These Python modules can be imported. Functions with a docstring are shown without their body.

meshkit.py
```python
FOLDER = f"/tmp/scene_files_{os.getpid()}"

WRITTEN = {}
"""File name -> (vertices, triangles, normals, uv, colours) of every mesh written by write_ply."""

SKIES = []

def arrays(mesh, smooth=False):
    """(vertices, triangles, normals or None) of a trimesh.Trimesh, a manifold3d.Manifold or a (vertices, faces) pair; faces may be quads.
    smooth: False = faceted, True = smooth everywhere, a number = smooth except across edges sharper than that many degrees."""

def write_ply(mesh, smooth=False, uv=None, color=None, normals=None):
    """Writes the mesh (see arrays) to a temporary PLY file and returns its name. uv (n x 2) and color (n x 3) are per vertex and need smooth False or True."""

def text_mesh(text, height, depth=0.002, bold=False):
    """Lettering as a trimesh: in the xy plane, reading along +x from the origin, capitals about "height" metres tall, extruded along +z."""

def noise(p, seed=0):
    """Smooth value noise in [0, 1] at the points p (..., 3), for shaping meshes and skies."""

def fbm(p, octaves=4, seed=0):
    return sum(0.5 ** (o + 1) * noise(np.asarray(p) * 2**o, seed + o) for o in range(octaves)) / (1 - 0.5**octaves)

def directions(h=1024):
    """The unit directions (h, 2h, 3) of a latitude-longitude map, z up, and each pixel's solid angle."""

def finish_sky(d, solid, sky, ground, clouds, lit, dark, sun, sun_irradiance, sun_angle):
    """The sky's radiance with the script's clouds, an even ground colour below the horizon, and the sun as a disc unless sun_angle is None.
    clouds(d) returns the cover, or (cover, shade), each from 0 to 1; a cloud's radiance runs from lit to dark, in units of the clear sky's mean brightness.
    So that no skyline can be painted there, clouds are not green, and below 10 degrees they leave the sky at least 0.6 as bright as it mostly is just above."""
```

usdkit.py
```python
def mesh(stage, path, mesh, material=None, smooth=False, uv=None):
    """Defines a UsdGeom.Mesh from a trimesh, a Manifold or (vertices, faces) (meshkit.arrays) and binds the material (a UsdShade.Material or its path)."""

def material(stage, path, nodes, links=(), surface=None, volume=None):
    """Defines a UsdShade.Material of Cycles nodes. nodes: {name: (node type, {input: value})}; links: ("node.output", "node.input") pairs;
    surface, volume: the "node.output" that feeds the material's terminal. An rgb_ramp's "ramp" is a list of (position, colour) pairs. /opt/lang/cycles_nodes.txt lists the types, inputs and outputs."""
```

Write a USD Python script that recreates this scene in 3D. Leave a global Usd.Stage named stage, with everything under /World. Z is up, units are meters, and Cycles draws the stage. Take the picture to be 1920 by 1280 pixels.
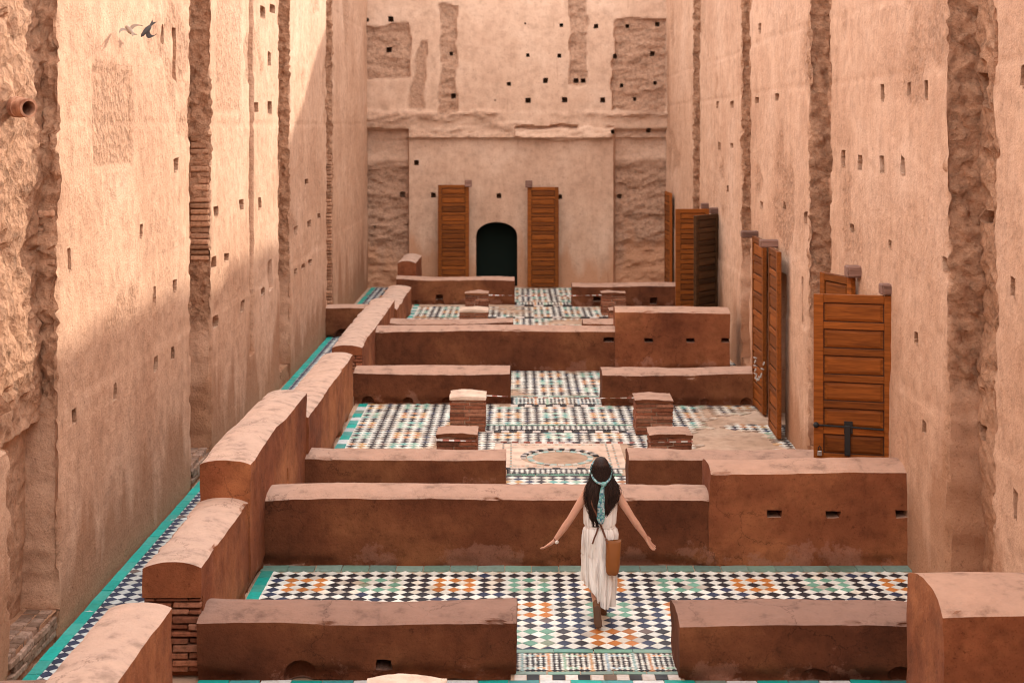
import math, random
import numpy as np
import trimesh
import manifold3d as m3
import usdkit, meshkit
from scipy.spatial import cKDTree
from pxr import Gf, Sdf, Usd, UsdGeom, UsdLux, UsdShade, Vt

stage = Usd.Stage.CreateInMemory()
UsdGeom.SetStageUpAxis(stage, "Z")
UsdGeom.SetStageMetersPerUnit(stage, 1.0)
UsdGeom.Xform.Define(stage, "/World")
UsdGeom.Scope.Define(stage, "/World/Looks")

# ------------------------------------------------------------------ camera, sky, sun, exposure
CAM_H = 5.0
cam = UsdGeom.Camera.Define(stage, "/World/camera")
cam.AddTranslateOp().Set(Gf.Vec3d(0, 0, CAM_H))
cam.AddRotateXOp().Set(90.0)
FL = 36.0 * 2750 / 1920
cam.CreateFocalLengthAttr(FL)
cam.CreateHorizontalApertureAttr(36.0)
cam.CreateVerticalApertureAttr(24.0)
cam.CreateHorizontalApertureOffsetAttr(-8 / 1920 * 36.0)
cam.CreateVerticalApertureOffsetAttr(-405 / 1920 * 36.0)
cam.CreateFStopAttr(2.3)
cam.CreateFocusDistanceAttr(14.8)
cam.CreateExposureAttr(1.8)

SUN = np.array([1.176, 2.0, 1.0]); SUN /= np.linalg.norm(SUN)
VEIL = 8.0
usdkit.material(stage, "/World/Looks/sky_look", {
    "sky": ("sky_texture", {"sky_type": "single_scattering", "sun_disc": False, "sun_elevation": float(math.asin(SUN[2])),
                            "sun_rotation": float(math.atan2(SUN[0], SUN[1])), "air_density": 0.6, "aerosol_density": 0.8, "ozone_density": 0.0}),
    "tc": ("texture_coordinate", {}), "mp": ("mapping", {"scale": (1.0, 1.0, 2.5)}),
    "cl": ("noise_texture", {"scale": 1.6, "detail": 7.0, "roughness": 0.6, "distortion": 0.6}),          # a veil of thin high cloud
    "cm": ("map_range", {"from_min": 0.35, "from_max": 0.68, "to_min": 0.45, "to_max": 0.85, "clamp": True}),
    "mx": ("mix", {"mix_type": "mix", "color2": tuple(c * VEIL for c in (1.0, 0.96, 0.93))}),
    "bg": ("background_shader", {"strength": 0.15})},
    [("tc.generated", "mp.vector"), ("mp.vector", "cl.vector"), ("cl.fac", "cm.value"), ("cm.result", "mx.fac"), ("sky.color", "mx.color1"), ("mx.color", "bg.color")], surface="bg.background")
dome = UsdLux.DomeLight.Define(stage, "/World/sky")
UsdShade.MaterialBindingAPI.Apply(dome.GetPrim()).Bind(UsdShade.Material.Get(stage, "/World/Looks/sky_look"))
dome.GetPrim().SetCustomDataByKey("kind", "structure")
sun = UsdLux.DistantLight.Define(stage, "/World/sun")
zax = SUN; xax = np.cross([0, 0, 1.0], zax); xax /= np.linalg.norm(xax); yax = np.cross(zax, xax)
sun.AddTransformOp().Set(Gf.Matrix4d(*xax, 0, *yax, 0, *zax, 0, 0, 0, 0, 1))
sun.CreateIntensityAttr(0.5); sun.CreateAngleAttr(0.9); sun.CreateColorAttr(Gf.Vec3f(1.0, 0.90, 0.76))
sun.GetPrim().CreateAttribute("inputs:normalize", Sdf.ValueTypeNames.Bool).Set(True)

# ------------------------------------------------------------------ helpers
fbm, noise = meshkit.fbm, meshkit.noise
count = {}
GROUPS = {"low_wall": "low walls dividing the ruined rooms", "brick_pillar": "brick pillars on the mosaic floor", "pivot_block": "pivot blocks above the door leaves",
          "palace_wall": "tall walls of the roofless hall"}


def numbered(parent, name):
    k = count.setdefault((parent, name), [0]); n = k[0]; k[0] += 1
    return f"{parent}/{name}" + (f"_{n:03d}" if n else "")


def tag(prim, label=None, category=None, group=None, kind=None):
    p = prim.GetPrim() if hasattr(prim, "GetPrim") else prim
    for k, v in (("label", label), ("category", category), ("group", group), ("kind", kind)):
        if v: p.SetCustomDataByKey(k, v)
    return p


def thing(name, label, category=None, group=None, kind=None, at=(0, 0, 0)):
    path = numbered("/World", name)
    x = UsdGeom.Xform.Define(stage, path)
    if any(at): x.AddTranslateOp().Set(Gf.Vec3d(*map(float, at)))
    tag(x, label, category, group or GROUPS.get(name), kind or "thing")
    return path


def shade(v, f):
    """Smooth normals inside each of six facing classes, so that corners stay crisp."""
    fn = np.cross(v[f[:, 1]] - v[f[:, 0]], v[f[:, 2]] - v[f[:, 0]])
    ax = np.abs(fn).argmax(1)
    cls = ax * 2 + (fn[np.arange(len(f)), ax] > 0)
    key = f.astype(np.int64) * 6 + cls[:, None]
    u, inv = np.unique(key.ravel(), return_inverse=True)
    v2, f2 = v[u // 6], inv.reshape(-1, 3)
    n = np.stack([np.bincount(f2.ravel(), np.repeat(fn[:, k], 3), len(v2)) for k in range(3)], 1)
    n /= np.linalg.norm(n, axis=1, keepdims=True) + 1e-20
    return v2, f2, n, u // 6


def arrays(m):
    if hasattr(m, "to_mesh"):
        q = m.to_mesh(); return np.array(q.vert_properties[:, :3], float), np.array(q.tri_verts)
    if hasattr(m, "vertices"): return np.array(m.vertices, float), np.array(m.faces)
    return np.asarray(m[0], float), np.asarray(m[1])


def add(parent, name, mesh, look, smooth="class", pv=None, label=None, kind=None):
    """One Mesh prim below parent. pv: {primvar: per-vertex scalar or colour}."""
    v, f = arrays(mesh); n = None; idx = np.arange(len(v))
    if smooth == "class": v, f, n, idx = shade(v, f)
    elif smooth is True: v, f, n = meshkit.arrays((v, f), True)
    path = numbered(parent, name)
    m = UsdGeom.Mesh.Define(stage, path)
    m.CreatePointsAttr(Vt.Vec3fArray.FromNumpy(np.ascontiguousarray(v, np.float32)))
    m.CreateFaceVertexCountsAttr(Vt.IntArray.FromNumpy(np.full(len(f), 3, np.int32)))
    m.CreateFaceVertexIndicesAttr(Vt.IntArray.FromNumpy(np.ascontiguousarray(f, np.int32).ravel()))
    m.CreateSubdivisionSchemeAttr("none")
    if n is not None:
        m.CreateNormalsAttr(Vt.Vec3fArray.FromNumpy(np.ascontiguousarray(n, np.float32))); m.SetNormalsInterpolation("vertex")
    for k, a in (pv or {}).items():
        a = np.asarray(a)[idx]
        if a.ndim == 1: a = np.repeat(a[:, None], 3, 1)
        UsdGeom.PrimvarsAPI(m).CreatePrimvar(k, Sdf.ValueTypeNames.Color3fArray, "vertex").Set(Vt.Vec3fArray.FromNumpy(np.ascontiguousarray(a, np.float32)))
    UsdShade.MaterialBindingAPI.Apply(m.GetPrim()).Bind(UsdShade.Material.Get(stage, "/World/Looks/" + look))
    if label or kind: tag(m, label=label, kind=kind)
    return path


def box(lo, hi): return trimesh.creation.box(bounds=[lo, hi])


def bevel_box(lo, hi, b):
    """Box with its edges cut off: hull of three boxes."""
    lo, hi = np.array(lo, float), np.array(hi, float); pts = []
    for k in range(3):
        l, h = lo + b, hi - b; l[k], h[k] = lo[k], hi[k]
        pts += [[(l, h)[i][0], (l, h)[j][1], (l, h)[q][2]] for i in (0, 1) for j in (0, 1) for q in (0, 1)]
    return m3.Manifold.hull_points(np.array(pts))


def to_man(v, f):
    return m3.Manifold(m3.Mesh(np.ascontiguousarray(v, np.float32), np.ascontiguousarray(f, np.uint32)))


def tube(pts, r, sides=8):
    pts = np.asarray(pts, float); r = np.broadcast_to(r, len(pts)).astype(float)
    t = np.gradient(pts, axis=0); t /= np.linalg.norm(t, axis=1, keepdims=True)
    ref = np.array([0, 0, 1.0]) if np.abs(t[:, 2]).mean() < .8 else np.array([0, 1.0, 0])
    a = np.cross(t, ref); a /= np.linalg.norm(a, axis=1, keepdims=True); b = np.cross(t, a)
    th = np.arange(sides) * 2 * np.pi / sides
    v = (pts[:, None] + r[:, None, None] * (np.cos(th)[None, :, None] * a[:, None] + np.sin(th)[None, :, None] * b[:, None])).reshape(-1, 3)
    f = []
    for i in range(len(pts) - 1):
        for j in range(sides):
            k = (j + 1) % sides
            f += [[i * sides + j, (i + 1) * sides + j, (i + 1) * sides + k], [i * sides + j, (i + 1) * sides + k, i * sides + k]]
    v = np.vstack([v, pts[0], pts[-1]]); n0, n1 = len(v) - 2, len(v) - 1; o = (len(pts) - 1) * sides
    for j in range(sides):
        k = (j + 1) % sides; f += [[n0, j, k], [n1, o + k, o + j]]
    m = trimesh.Trimesh(v, np.array(f), process=False)
    if m.volume < 0: m.invert()
    return m


# ------------------------------------------------------------------ materials
def mat(name, nodes, links, surface="p.BSDF"):
    return usdkit.material(stage, "/World/Looks/" + name, nodes, links, surface=surface)


def earth(name, dark, mid, light, rough_col, bump=0.5, dust_toplight=None, stain=None, cracks=False, patch=None, streak=True, pits=False):
    """Mud plaster: broad and fine mottling, vertical wash marks, rough earth by the primvar 'rough', optional dusty upward faces with sky light painted in."""
    n = {"geo": ("geometry", {}),
         "big": ("noise_texture", {"scale": 0.55, "detail": 5.0, "roughness": 0.6}),
         "mid": ("noise_texture", {"scale": 4.5, "detail": 7.0, "roughness": 0.66}),
         "fine": ("noise_texture", {"scale": 38.0, "detail": 5.0, "roughness": 0.65}),
         "mp": ("mapping", {"scale": (1.0, 1.0, 0.22)}),
         "str": ("noise_texture", {"scale": 4.0, "detail": 5.0, "roughness": 0.62}),
         "rampb": ("rgb_ramp", {"ramp": [(0.3, dark), (0.5, mid), (0.72, light)]}),
         "rampm": ("rgb_ramp", {"ramp": [(0.3, (0.66, 0.63, 0.61)), (0.5, (1, 1, 1)), (0.72, (1.16, 1.18, 1.2))]}),
         "ramps": ("rgb_ramp", {"ramp": [(0.3, (0.78, 0.74, 0.70)), (0.52, (1, 1, 1)), (0.75, (1.12, 1.14, 1.16))]}),
         "m1": ("mix", {"mix_type": "multiply", "fac": 0.6 if streak else 0.95}),
         "m2": ("mix", {"mix_type": "multiply", "fac": 0.42 if streak else 0.3}),
         "att": ("attribute", {"attribute": "rough"}),
         "rr": ("rgb_ramp", {"ramp": [(0.3, tuple(c * .55 for c in rough_col)), (0.52, rough_col), (0.75, tuple(c * 1.3 for c in rough_col))]}),
         "rmid": ("noise_texture", {"scale": 9.0, "detail": 7.0, "roughness": 0.7}),
         "mr": ("mix", {"mix_type": "mix"}),
         "rw": ("mix", {"mix_type": "add", "fac": 0.12}), "rock": ("voronoi_texture", {"scale": 13.0, "feature": "f1"}), "rk": ("math", {"math_type": "multiply"}), "hs": ("math", {"math_type": "add"}),
         "hadd": ("math", {"math_type": "multiply_add", "value2": 0.35}),
         "bump": ("bump", {"strength": bump, "distance": 0.03}),
         "p": ("principled_bsdf", {"roughness": 0.92, "specular_ior_level": 0.2})}
    l = [("geo.position", x + ".vector") for x in ("big", "mid", "fine", "mp", "rmid")] + [
        ("mp.vector", "str.vector"), ("big.fac", "rampb.fac"), ("mid.fac", "rampm.fac"), ("str.fac", "ramps.fac"),
        ("rampb.color", "m1.color1"), ("rampm.color", "m1.color2"), ("m1.color", "m2.color1"), ("ramps.color", "m2.color2"),
        ("rmid.fac", "rr.fac"), ("att.fac", "mr.fac"), ("m2.color", "mr.color1"), ("rr.color", "mr.color2"),
        ("fine.fac", "hadd.value1"), ("mid.fac", "hadd.value3"), ("rock.distance", "rk.value1"), ("att.fac", "rk.value2"), ("rk.value", "hs.value1"), ("hadd.value", "hs.value2"), ("hs.value", "bump.height"), ("geo.position", "rw.color1"), ("rmid.color", "rw.color2"), ("rw.color", "rock.vector"), ("bump.normal", "p.normal")]
    out = "mr.color"
    if patch:      # fallen render showing a paler coat, near the foot of the wall
        n.update({"pn": ("noise_texture", {"scale": 1.9, "detail": 9.0, "roughness": 0.7}), "ps": ("separate_xyz", {}),
                  "pz": ("map_range", {"from_min": 0.05, "from_max": patch[1], "to_min": 0.10, "to_max": -0.16, "clamp": True}),
                  "pa": ("math", {"math_type": "add"}), "pr": ("rgb_ramp", {"ramp": [(0.61, (0, 0, 0)), (0.645, (0.7, 0.7, 0.7)), (0.74, (1, 1, 1))]}),
                  "pm": ("mix", {"mix_type": "mix", "color2": patch[0]}), "pb": ("rgb_to_bw", {}), "pk": ("math", {"math_type": "multiply", "value2": 0.6})})
        l += [("geo.position", "pn.vector"), ("geo.position", "ps.vector"), ("ps.z", "pz.value"), ("pn.fac", "pa.value1"), ("pz.result", "pa.value2"),
              ("pa.value", "pr.fac"), ("pr.color", "pb.color"), ("pb.val", "pk.value1"), ("pk.value", "pm.fac"), (out, "pm.color1")]
        out = "pm.color"
    if stain:      # brown damp marks rising from the ground
        n.update({"sn": ("noise_texture", {"scale": 0.9, "detail": 5.0, "roughness": 0.55}), "ss": ("separate_xyz", {}),
                  "sz": ("map_range", {"from_min": 0.0, "from_max": 2.3, "to_min": 0.20, "to_max": -0.2, "clamp": True}),
                  "sa": ("math", {"math_type": "add"}), "sr": ("rgb_ramp", {"ramp": [(0.50, (0, 0, 0)), (0.60, (1, 1, 1))]}),
                  "sb": ("rgb_to_bw", {}), "sk": ("math", {"math_type": "multiply", "value2": 0.85}), "sm": ("mix", {"mix_type": "mix", "color2": stain})})
        l += [("mp.vector", "sn.vector"), ("geo.position", "ss.vector"), ("ss.z", "sz.value"), ("sn.fac", "sa.value1"), ("sz.result", "sa.value2"),
              ("sa.value", "sr.fac"), ("sr.color", "sb.color"), ("sb.val", "sk.value1"), ("sk.value", "sm.fac"), (out, "sm.color1")]
        out = "sm.color"
    if pits:
        n.update({"kn": ("noise_texture", {"scale": 14.0, "detail": 6.0, "roughness": 0.75}), "kr": ("rgb_ramp", {"ramp": [(0.31, (0.52, 0.46, 0.42)), (0.40, (1, 1, 1)), (0.62, (1, 1, 1)), (0.70, (1.12, 1.16, 1.2))]}),
                  "km": ("mix", {"mix_type": "multiply", "fac": 0.9}), "k2": ("noise_texture", {"scale": 55.0, "detail": 4.0, "roughness": 0.7}),
                  "q2": ("rgb_ramp", {"ramp": [(0.33, (0.62, 0.57, 0.53)), (0.44, (1, 1, 1)), (0.6, (1, 1, 1)), (0.72, (1.1, 1.12, 1.14))]}), "w2": ("mix", {"mix_type": "multiply", "fac": 0.8}),
                  "mv": ("mapping", {"scale": (1.0, 1.0, 0.06)}), "k3": ("noise_texture", {"scale": 9.0, "detail": 5.0, "roughness": 0.7}),
                  "q3": ("rgb_ramp", {"ramp": [(0.30, (0.74, 0.68, 0.63)), (0.40, (1, 1, 1)), (0.64, (1, 1, 1)), (0.72, (1.14, 1.18, 1.22))]}), "w3": ("mix", {"mix_type": "multiply", "fac": 0.55 if streak else 0.2})})
        l += [("geo.position", "kn.vector"), ("kn.fac", "kr.fac"), (out, "km.color1"), ("kr.color", "km.color2"), ("geo.position", "k2.vector"), ("k2.fac", "q2.fac"), ("km.color", "w2.color1"), ("q2.color", "w2.color2"),
              ("geo.position", "mv.vector"), ("mv.vector", "k3.vector"), ("k3.fac", "q3.fac"), ("w2.color", "w3.color1"), ("q3.color", "w3.color2")]
        out = "w3.color"
    if dust_toplight:  # dusty tops, lightened further to paint in the sky light
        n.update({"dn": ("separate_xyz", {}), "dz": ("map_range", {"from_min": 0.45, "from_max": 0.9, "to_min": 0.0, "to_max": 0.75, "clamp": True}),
                  "dm": ("mix", {"mix_type": "mix"}), "dv": ("rgb_ramp", {"ramp": [(0.32, tuple(c * .62 for c in dust_toplight)), (0.46, dust_toplight), (0.70, tuple(min(1, c * 1.15) for c in dust_toplight))]})})
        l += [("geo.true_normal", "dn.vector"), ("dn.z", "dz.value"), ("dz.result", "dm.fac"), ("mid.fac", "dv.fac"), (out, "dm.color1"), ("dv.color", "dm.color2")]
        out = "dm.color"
    if cracks:
        n.update({"cd": ("noise_texture", {"scale": 3.0, "detail": 6.0, "roughness": 0.65}), "cm": ("mix", {"mix_type": "add", "fac": 0.6}),
                  "cv": ("voronoi_texture", {"feature": "distance_to_edge", "scale": 1.35}),
                  "cr": ("rgb_ramp", {"ramp": [(0.0, (0.42, 0.39, 0.37)), (0.011, (1, 1, 1))]}), "cx": ("mix", {"mix_type": "multiply"}), "ck": ("noise_texture", {"scale": 0.9, "detail": 3.0}), "cq": ("map_range", {"from_min": 0.43, "from_max": 0.6, "to_min": 0.0, "to_max": 1.0, "clamp": True})})
        l += [("geo.position", "cd.vector"), ("geo.position", "cm.color1"), ("cd.color", "cm.color2"), ("cm.color", "cv.vector"),
              ("cv.distance", "cr.fac"), ("geo.position", "ck.vector"), ("ck.fac", "cq.value"), ("cq.result", "cx.fac"), (out, "cx.color1"), ("cr.color", "cx.color2")]
        out = "cx.color"
    l.append((out, "p.base_color"))
    return mat(name, n, l)


earth("wall_plaster", (0.48, 0.272, 0.168), (0.57, 0.348, 0.226), (0.63, 0.41, 0.285), (0.42, 0.23, 0.135), bump=1.0, stain=(0.37, 0.185, 0.10), pits=True)
earth("end_wall_plaster", (0.48, 0.297, 0.198), (0.545, 0.352, 0.240), (0.59, 0.40, 0.285), (0.40, 0.235, 0.15), bump=0.6, stain=(0.46, 0.235, 0.13), pits=True)
for nm, dst, k in (("low_wall_render", (0.53, 0.345, 0.255), 1.05), ("lit_spine_render", (0.63, 0.465, 0.365), 1.85), ("shaded_front_render", (0.33, 0.205, 0.155), 1.0), ("block_render", (0.53, 0.345, 0.25), 1.7)):  # bounce light painted into the spine, near-end shade into the front wall tops
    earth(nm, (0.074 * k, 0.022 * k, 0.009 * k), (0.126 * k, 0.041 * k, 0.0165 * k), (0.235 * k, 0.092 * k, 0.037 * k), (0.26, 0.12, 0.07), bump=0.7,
          dust_toplight=dst, cracks=True, patch=((0.25 * k ** .5, 0.12 * k ** .5, 0.08 * k ** .5), 0.55), streak=False, pits=True)
earth("bare_earth", (0.38, 0.25, 0.165), (0.48, 0.33, 0.23), (0.56, 0.41, 0.30), (0.42, 0.28, 0.18), bump=0.6, streak=False)


def tinted(name, rough=0.5, spec=0.5, vary=0.35, scale=25.0, bump=0.15, coat=0.0):
    """Colour from the primvar 'tint', broken up by grime."""
    return mat(name, {"geo": ("geometry", {}), "a": ("attribute", {"attribute": "tint"}),
                      "n": ("noise_texture", {"scale": scale, "detail": 6.0, "roughness": 0.65}),
                      "n2": ("noise_texture", {"scale": 1.6, "detail": 5.0, "roughness": 0.65}),
                      "r": ("rgb_ramp", {"ramp": [(0.32, (1 - vary, 1 - vary * 1.05, 1 - vary * 1.15)), (0.55, (1, 1, 1))]}),
                      "r2": ("rgb_ramp", {"ramp": [(0.32, (0.78, 0.71, 0.63)), (0.46, (1, 1, 1))]}),
                      "m": ("mix", {"mix_type": "multiply", "fac": 1.0}), "m2": ("mix", {"mix_type": "multiply", "fac": 0.8}),
                      "rr": ("map_range", {"from_min": 0.3, "from_max": 0.7, "to_min": rough * .75, "to_max": min(1, rough * 1.4)}),
                      "b": ("bump", {"strength": bump, "distance": 0.01}),
                      "p": ("principled_bsdf", {"specular_ior_level": spec, "coat_weight": coat})},
               [("geo.position", "n.vector"), ("geo.position", "n2.vector"), ("n.fac", "r.fac"), ("n2.fac", "r2.fac"), ("a.color", "m.color1"), ("r.color", "m.color2"),
                ("m.color", "m2.color1"), ("r2.color", "m2.color2"), ("m2.color", "p.base_color"), ("n2.fac", "rr.value"), ("rr.result", "p.roughness"),
                ("n.fac", "b.height"), ("b.normal", "p.normal")])


tinted("glazed_tile", rough=0.5, spec=0.22, vary=0.2, scale=18)
tinted("old_brick", rough=0.9, spec=0.15, vary=0.5, scale=22, bump=0.6)
tinted("dyed_cloth", rough=0.9, spec=0.1, vary=0.12, scale=60, bump=0.3)
tinted("plain_paint", rough=0.5, spec=0.3, vary=0.1)


def wood(name, c0, c1):
    mat(name, {"tc": ("texture_coordinate", {}), "mp": ("mapping", {"scale": (1.1, 12.0, 16.0)}), "oi": ("object_info", {}),
               "off": ("math", {"math_type": "multiply", "value2": 37.0}), "cx": ("combine_xyz", {}), "av": ("mix", {"mix_type": "add", "fac": 1.0}),
               "n": ("noise_texture", {"scale": 2.0, "detail": 7.0, "roughness": 0.6, "distortion": 0.8}),
               "k": ("noise_texture", {"scale": 3.0, "detail": 3.0}),
               "r": ("rgb_ramp", {"ramp": [(0.3, c0), (0.6, c1), (0.75, tuple(min(1, c * 1.2) for c in c1))]}),
               "vr": ("map_range", {"to_min": 0.62, "to_max": 1.25}), "cc": ("combine_xyz", {}), "m": ("mix", {"mix_type": "multiply", "fac": 1.0}),
               "b": ("bump", {"strength": 0.3, "distance": 0.006}), "p": ("principled_bsdf", {"roughness": 0.65, "specular_ior_level": 0.15})},
        [("tc.object", "av.color1"), ("oi.random", "off.value1"), ("off.value", "cx.x"), ("off.value", "cx.z"), ("cx.vector", "av.color2"), ("av.color", "mp.vector"), ("mp.vector", "n.vector"),
         ("n.fac", "r.fac"), ("oi.random", "vr.value"), ("vr.result", "cc.x"), ("vr.result", "cc.y"), ("vr.result", "cc.z"),
         ("r.color", "m.color1"), ("cc.vector", "m.color2"), ("m.color", "p.base_color"), ("n.fac", "b.height"), ("b.normal", "p.normal")])


wood("door_wood", (0.11, 0.029, 0.004), (0.235, 0.066, 0.010))
wood("shaded_door_wood", (0.035, 0.016, 0.006), (0.075, 0.033, 0.012))  # darkened copy of the door wood: shade painted into the leaf turned away
wood("block_wood", (0.10, 0.045, 0.03), (0.24, 0.13, 0.095))


def simple(name, color, rough=0.6, metal=0.0, spec=0.4, **kw):
    mat(name, {"p": ("principled_bsdf", {"base_color": color, "roughness": rough, "metallic": metal, "specular_ior_level": spec, **kw})}, [])


simple("unlit_depth_black", (0.008, 0.013, 0.010), 0.9, spec=0.05)  # near-black that paints the darkness inside the arch
simple("dark_joint", (0.035, 0.012, 0.004), 0.8)
simple("iron", (0.03, 0.028, 0.026), 0.55, 0.7)
simple("pale_metal", (0.38, 0.34, 0.30), 0.4, 0.8)
simple("skin", (0.47, 0.25, 0.165), 0.5, subsurface_weight=0.12, subsurface_scale=0.01)
simple("leather", (0.23, 0.075, 0.014), 0.6)
simple("dark_leather", (0.12, 0.04, 0.018), 0.6)
simple("shoe_leather", (0.16, 0.07, 0.03), 0.7)
simple("sole_rubber", (0.11, 0.06, 0.035), 0.85)
simple("white_dial", (0.8, 0.78, 0.72), 0.3)
simple("feather", (0.06, 0.05, 0.045), 0.8)
simple("pale_feather", (0.30, 0.22, 0.16), 0.8)
mat("hair", {"geo": ("geometry", {}), "mp": ("mapping", {"scale": (1, 1, 0.05)}), "n": ("noise_texture", {"scale": 180.0, "detail": 3.0}),
             "r": ("rgb_ramp", {"ramp": [(0.35, (0.007, 0.004, 0.003)), (0.65, (0.040, 0.018, 0.011))]}), "b": ("bump", {"strength": 0.6, "distance": 0.004}),
             "p": ("principled_bsdf", {"roughness": 0.6, "specular_ior_level": 0.2})},
    [("geo.position", "mp.vector"), ("mp.vector", "n.vector"), ("n.fac", "r.fac"), ("r.color", "p.base_color"), ("n.fac", "b.height"), ("b.normal", "p.normal")])
mat("dress_cotton", {"geo": ("geometry", {}), "mp": ("mapping", {"scale": (60.0, 25.0, 2.0)}), "n": ("noise_texture", {"scale": 1.0, "detail": 3.0}),
                     "r": ("rgb_ramp", {"ramp": [(0.36, (0.60, 0.55, 0.50)), (0.46, (0.84, 0.80, 0.74)), (0.7, (0.87, 0.83, 0.77))]}),
                     "f": ("noise_texture", {"scale": 120.0, "detail": 2.0}), "b": ("bump", {"strength": 0.2, "distance": 0.003}),
                     "p": ("principled_bsdf", {"roughness": 0.95, "specular_ior_level": 0.1, "sheen_weight": 0.2})},
    [("geo.position", "mp.vector"), ("geo.position", "f.vector"), ("mp.vector", "n.vector"), ("n.fac", "r.fac"), ("r.color", "p.base_color"), ("f.fac", "b.height"), ("b.normal", "p.normal")])
mat("scarf_print", {"geo": ("geometry", {}), "v": ("voronoi_texture", {"scale": 70.0}), "r": ("rgb_ramp", {"ramp": [(0.2, (0.10, 0.30, 0.27)), (0.45, (0.22, 0.44, 0.44)), (0.6, (0.46, 0.50, 0.48)), (0.8, (0.05, 0.16, 0.22))]}),
                    "s": ("separate_color", {}), "p": ("principled_bsdf", {"roughness": 0.8, "specular_ior_level": 0.2})},
    [("geo.position", "v.vector"), ("v.color", "s.color"), ("s.r", "r.fac"), ("r.color", "p.base_color")])
mat("clay_pipe", {"geo": ("geometry", {}), "n": ("noise_texture", {"scale": 14.0, "detail": 5.0}), "r": ("rgb_ramp", {"ramp": [(0.35, (0.22, 0.09, 0.05)), (0.65, (0.48, 0.25, 0.15))]}),
                  "p": ("principled_bsdf", {"roughness": 0.85, "specular_ior_level": 0.2})},
    [("geo.position", "n.vector"), ("n.fac", "r.fac"), ("r.color", "p.base_color")])


def sstep(a, b, x):
    t = np.clip((x - a) / (b - a), 0, 1); return t * t * (3 - 2 * t)


# ------------------------------------------------------------------ ground
gx, gy = np.meshgrid(np.concatenate([[-600, -150, -60], np.linspace(-30, 30, 31), [60, 150, 600]]), np.concatenate([[-600, -150, -60], np.linspace(-30, 80, 56), [150, 300, 700]]), indexing="ij")
gz = -0.06 + 0 * gx
gv = np.stack([gx, gy, gz], -1).reshape(-1, 3); w = gx.shape[1]
gf = np.array([[i * w + j, (i + 1) * w + j, (i + 1) * w + j + 1, i * w + j + 1] for i in range(gx.shape[0] - 1) for j in range(w - 1)])
gf = np.vstack([gf[:, [0, 1, 2]], gf[:, [0, 2, 3]]])
p = add("/World", "ground", (gv, gf), "bare_earth", smooth=False)
tag(stage.GetPrimAtPath(p), "bare sandy earth around and under the ruined palace", kind="structure")

# ------------------------------------------------------------------ the tall side walls
ZTOP = {"left": 11.5, "right": 10.65}
ZS = np.concatenate([[-0.1], np.arange(0.0, 0.24, 0.06), [0.255, 0.265], np.arange(0.32, 9.3, 0.045), np.arange(9.6, 11.0, 0.4)])


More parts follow.
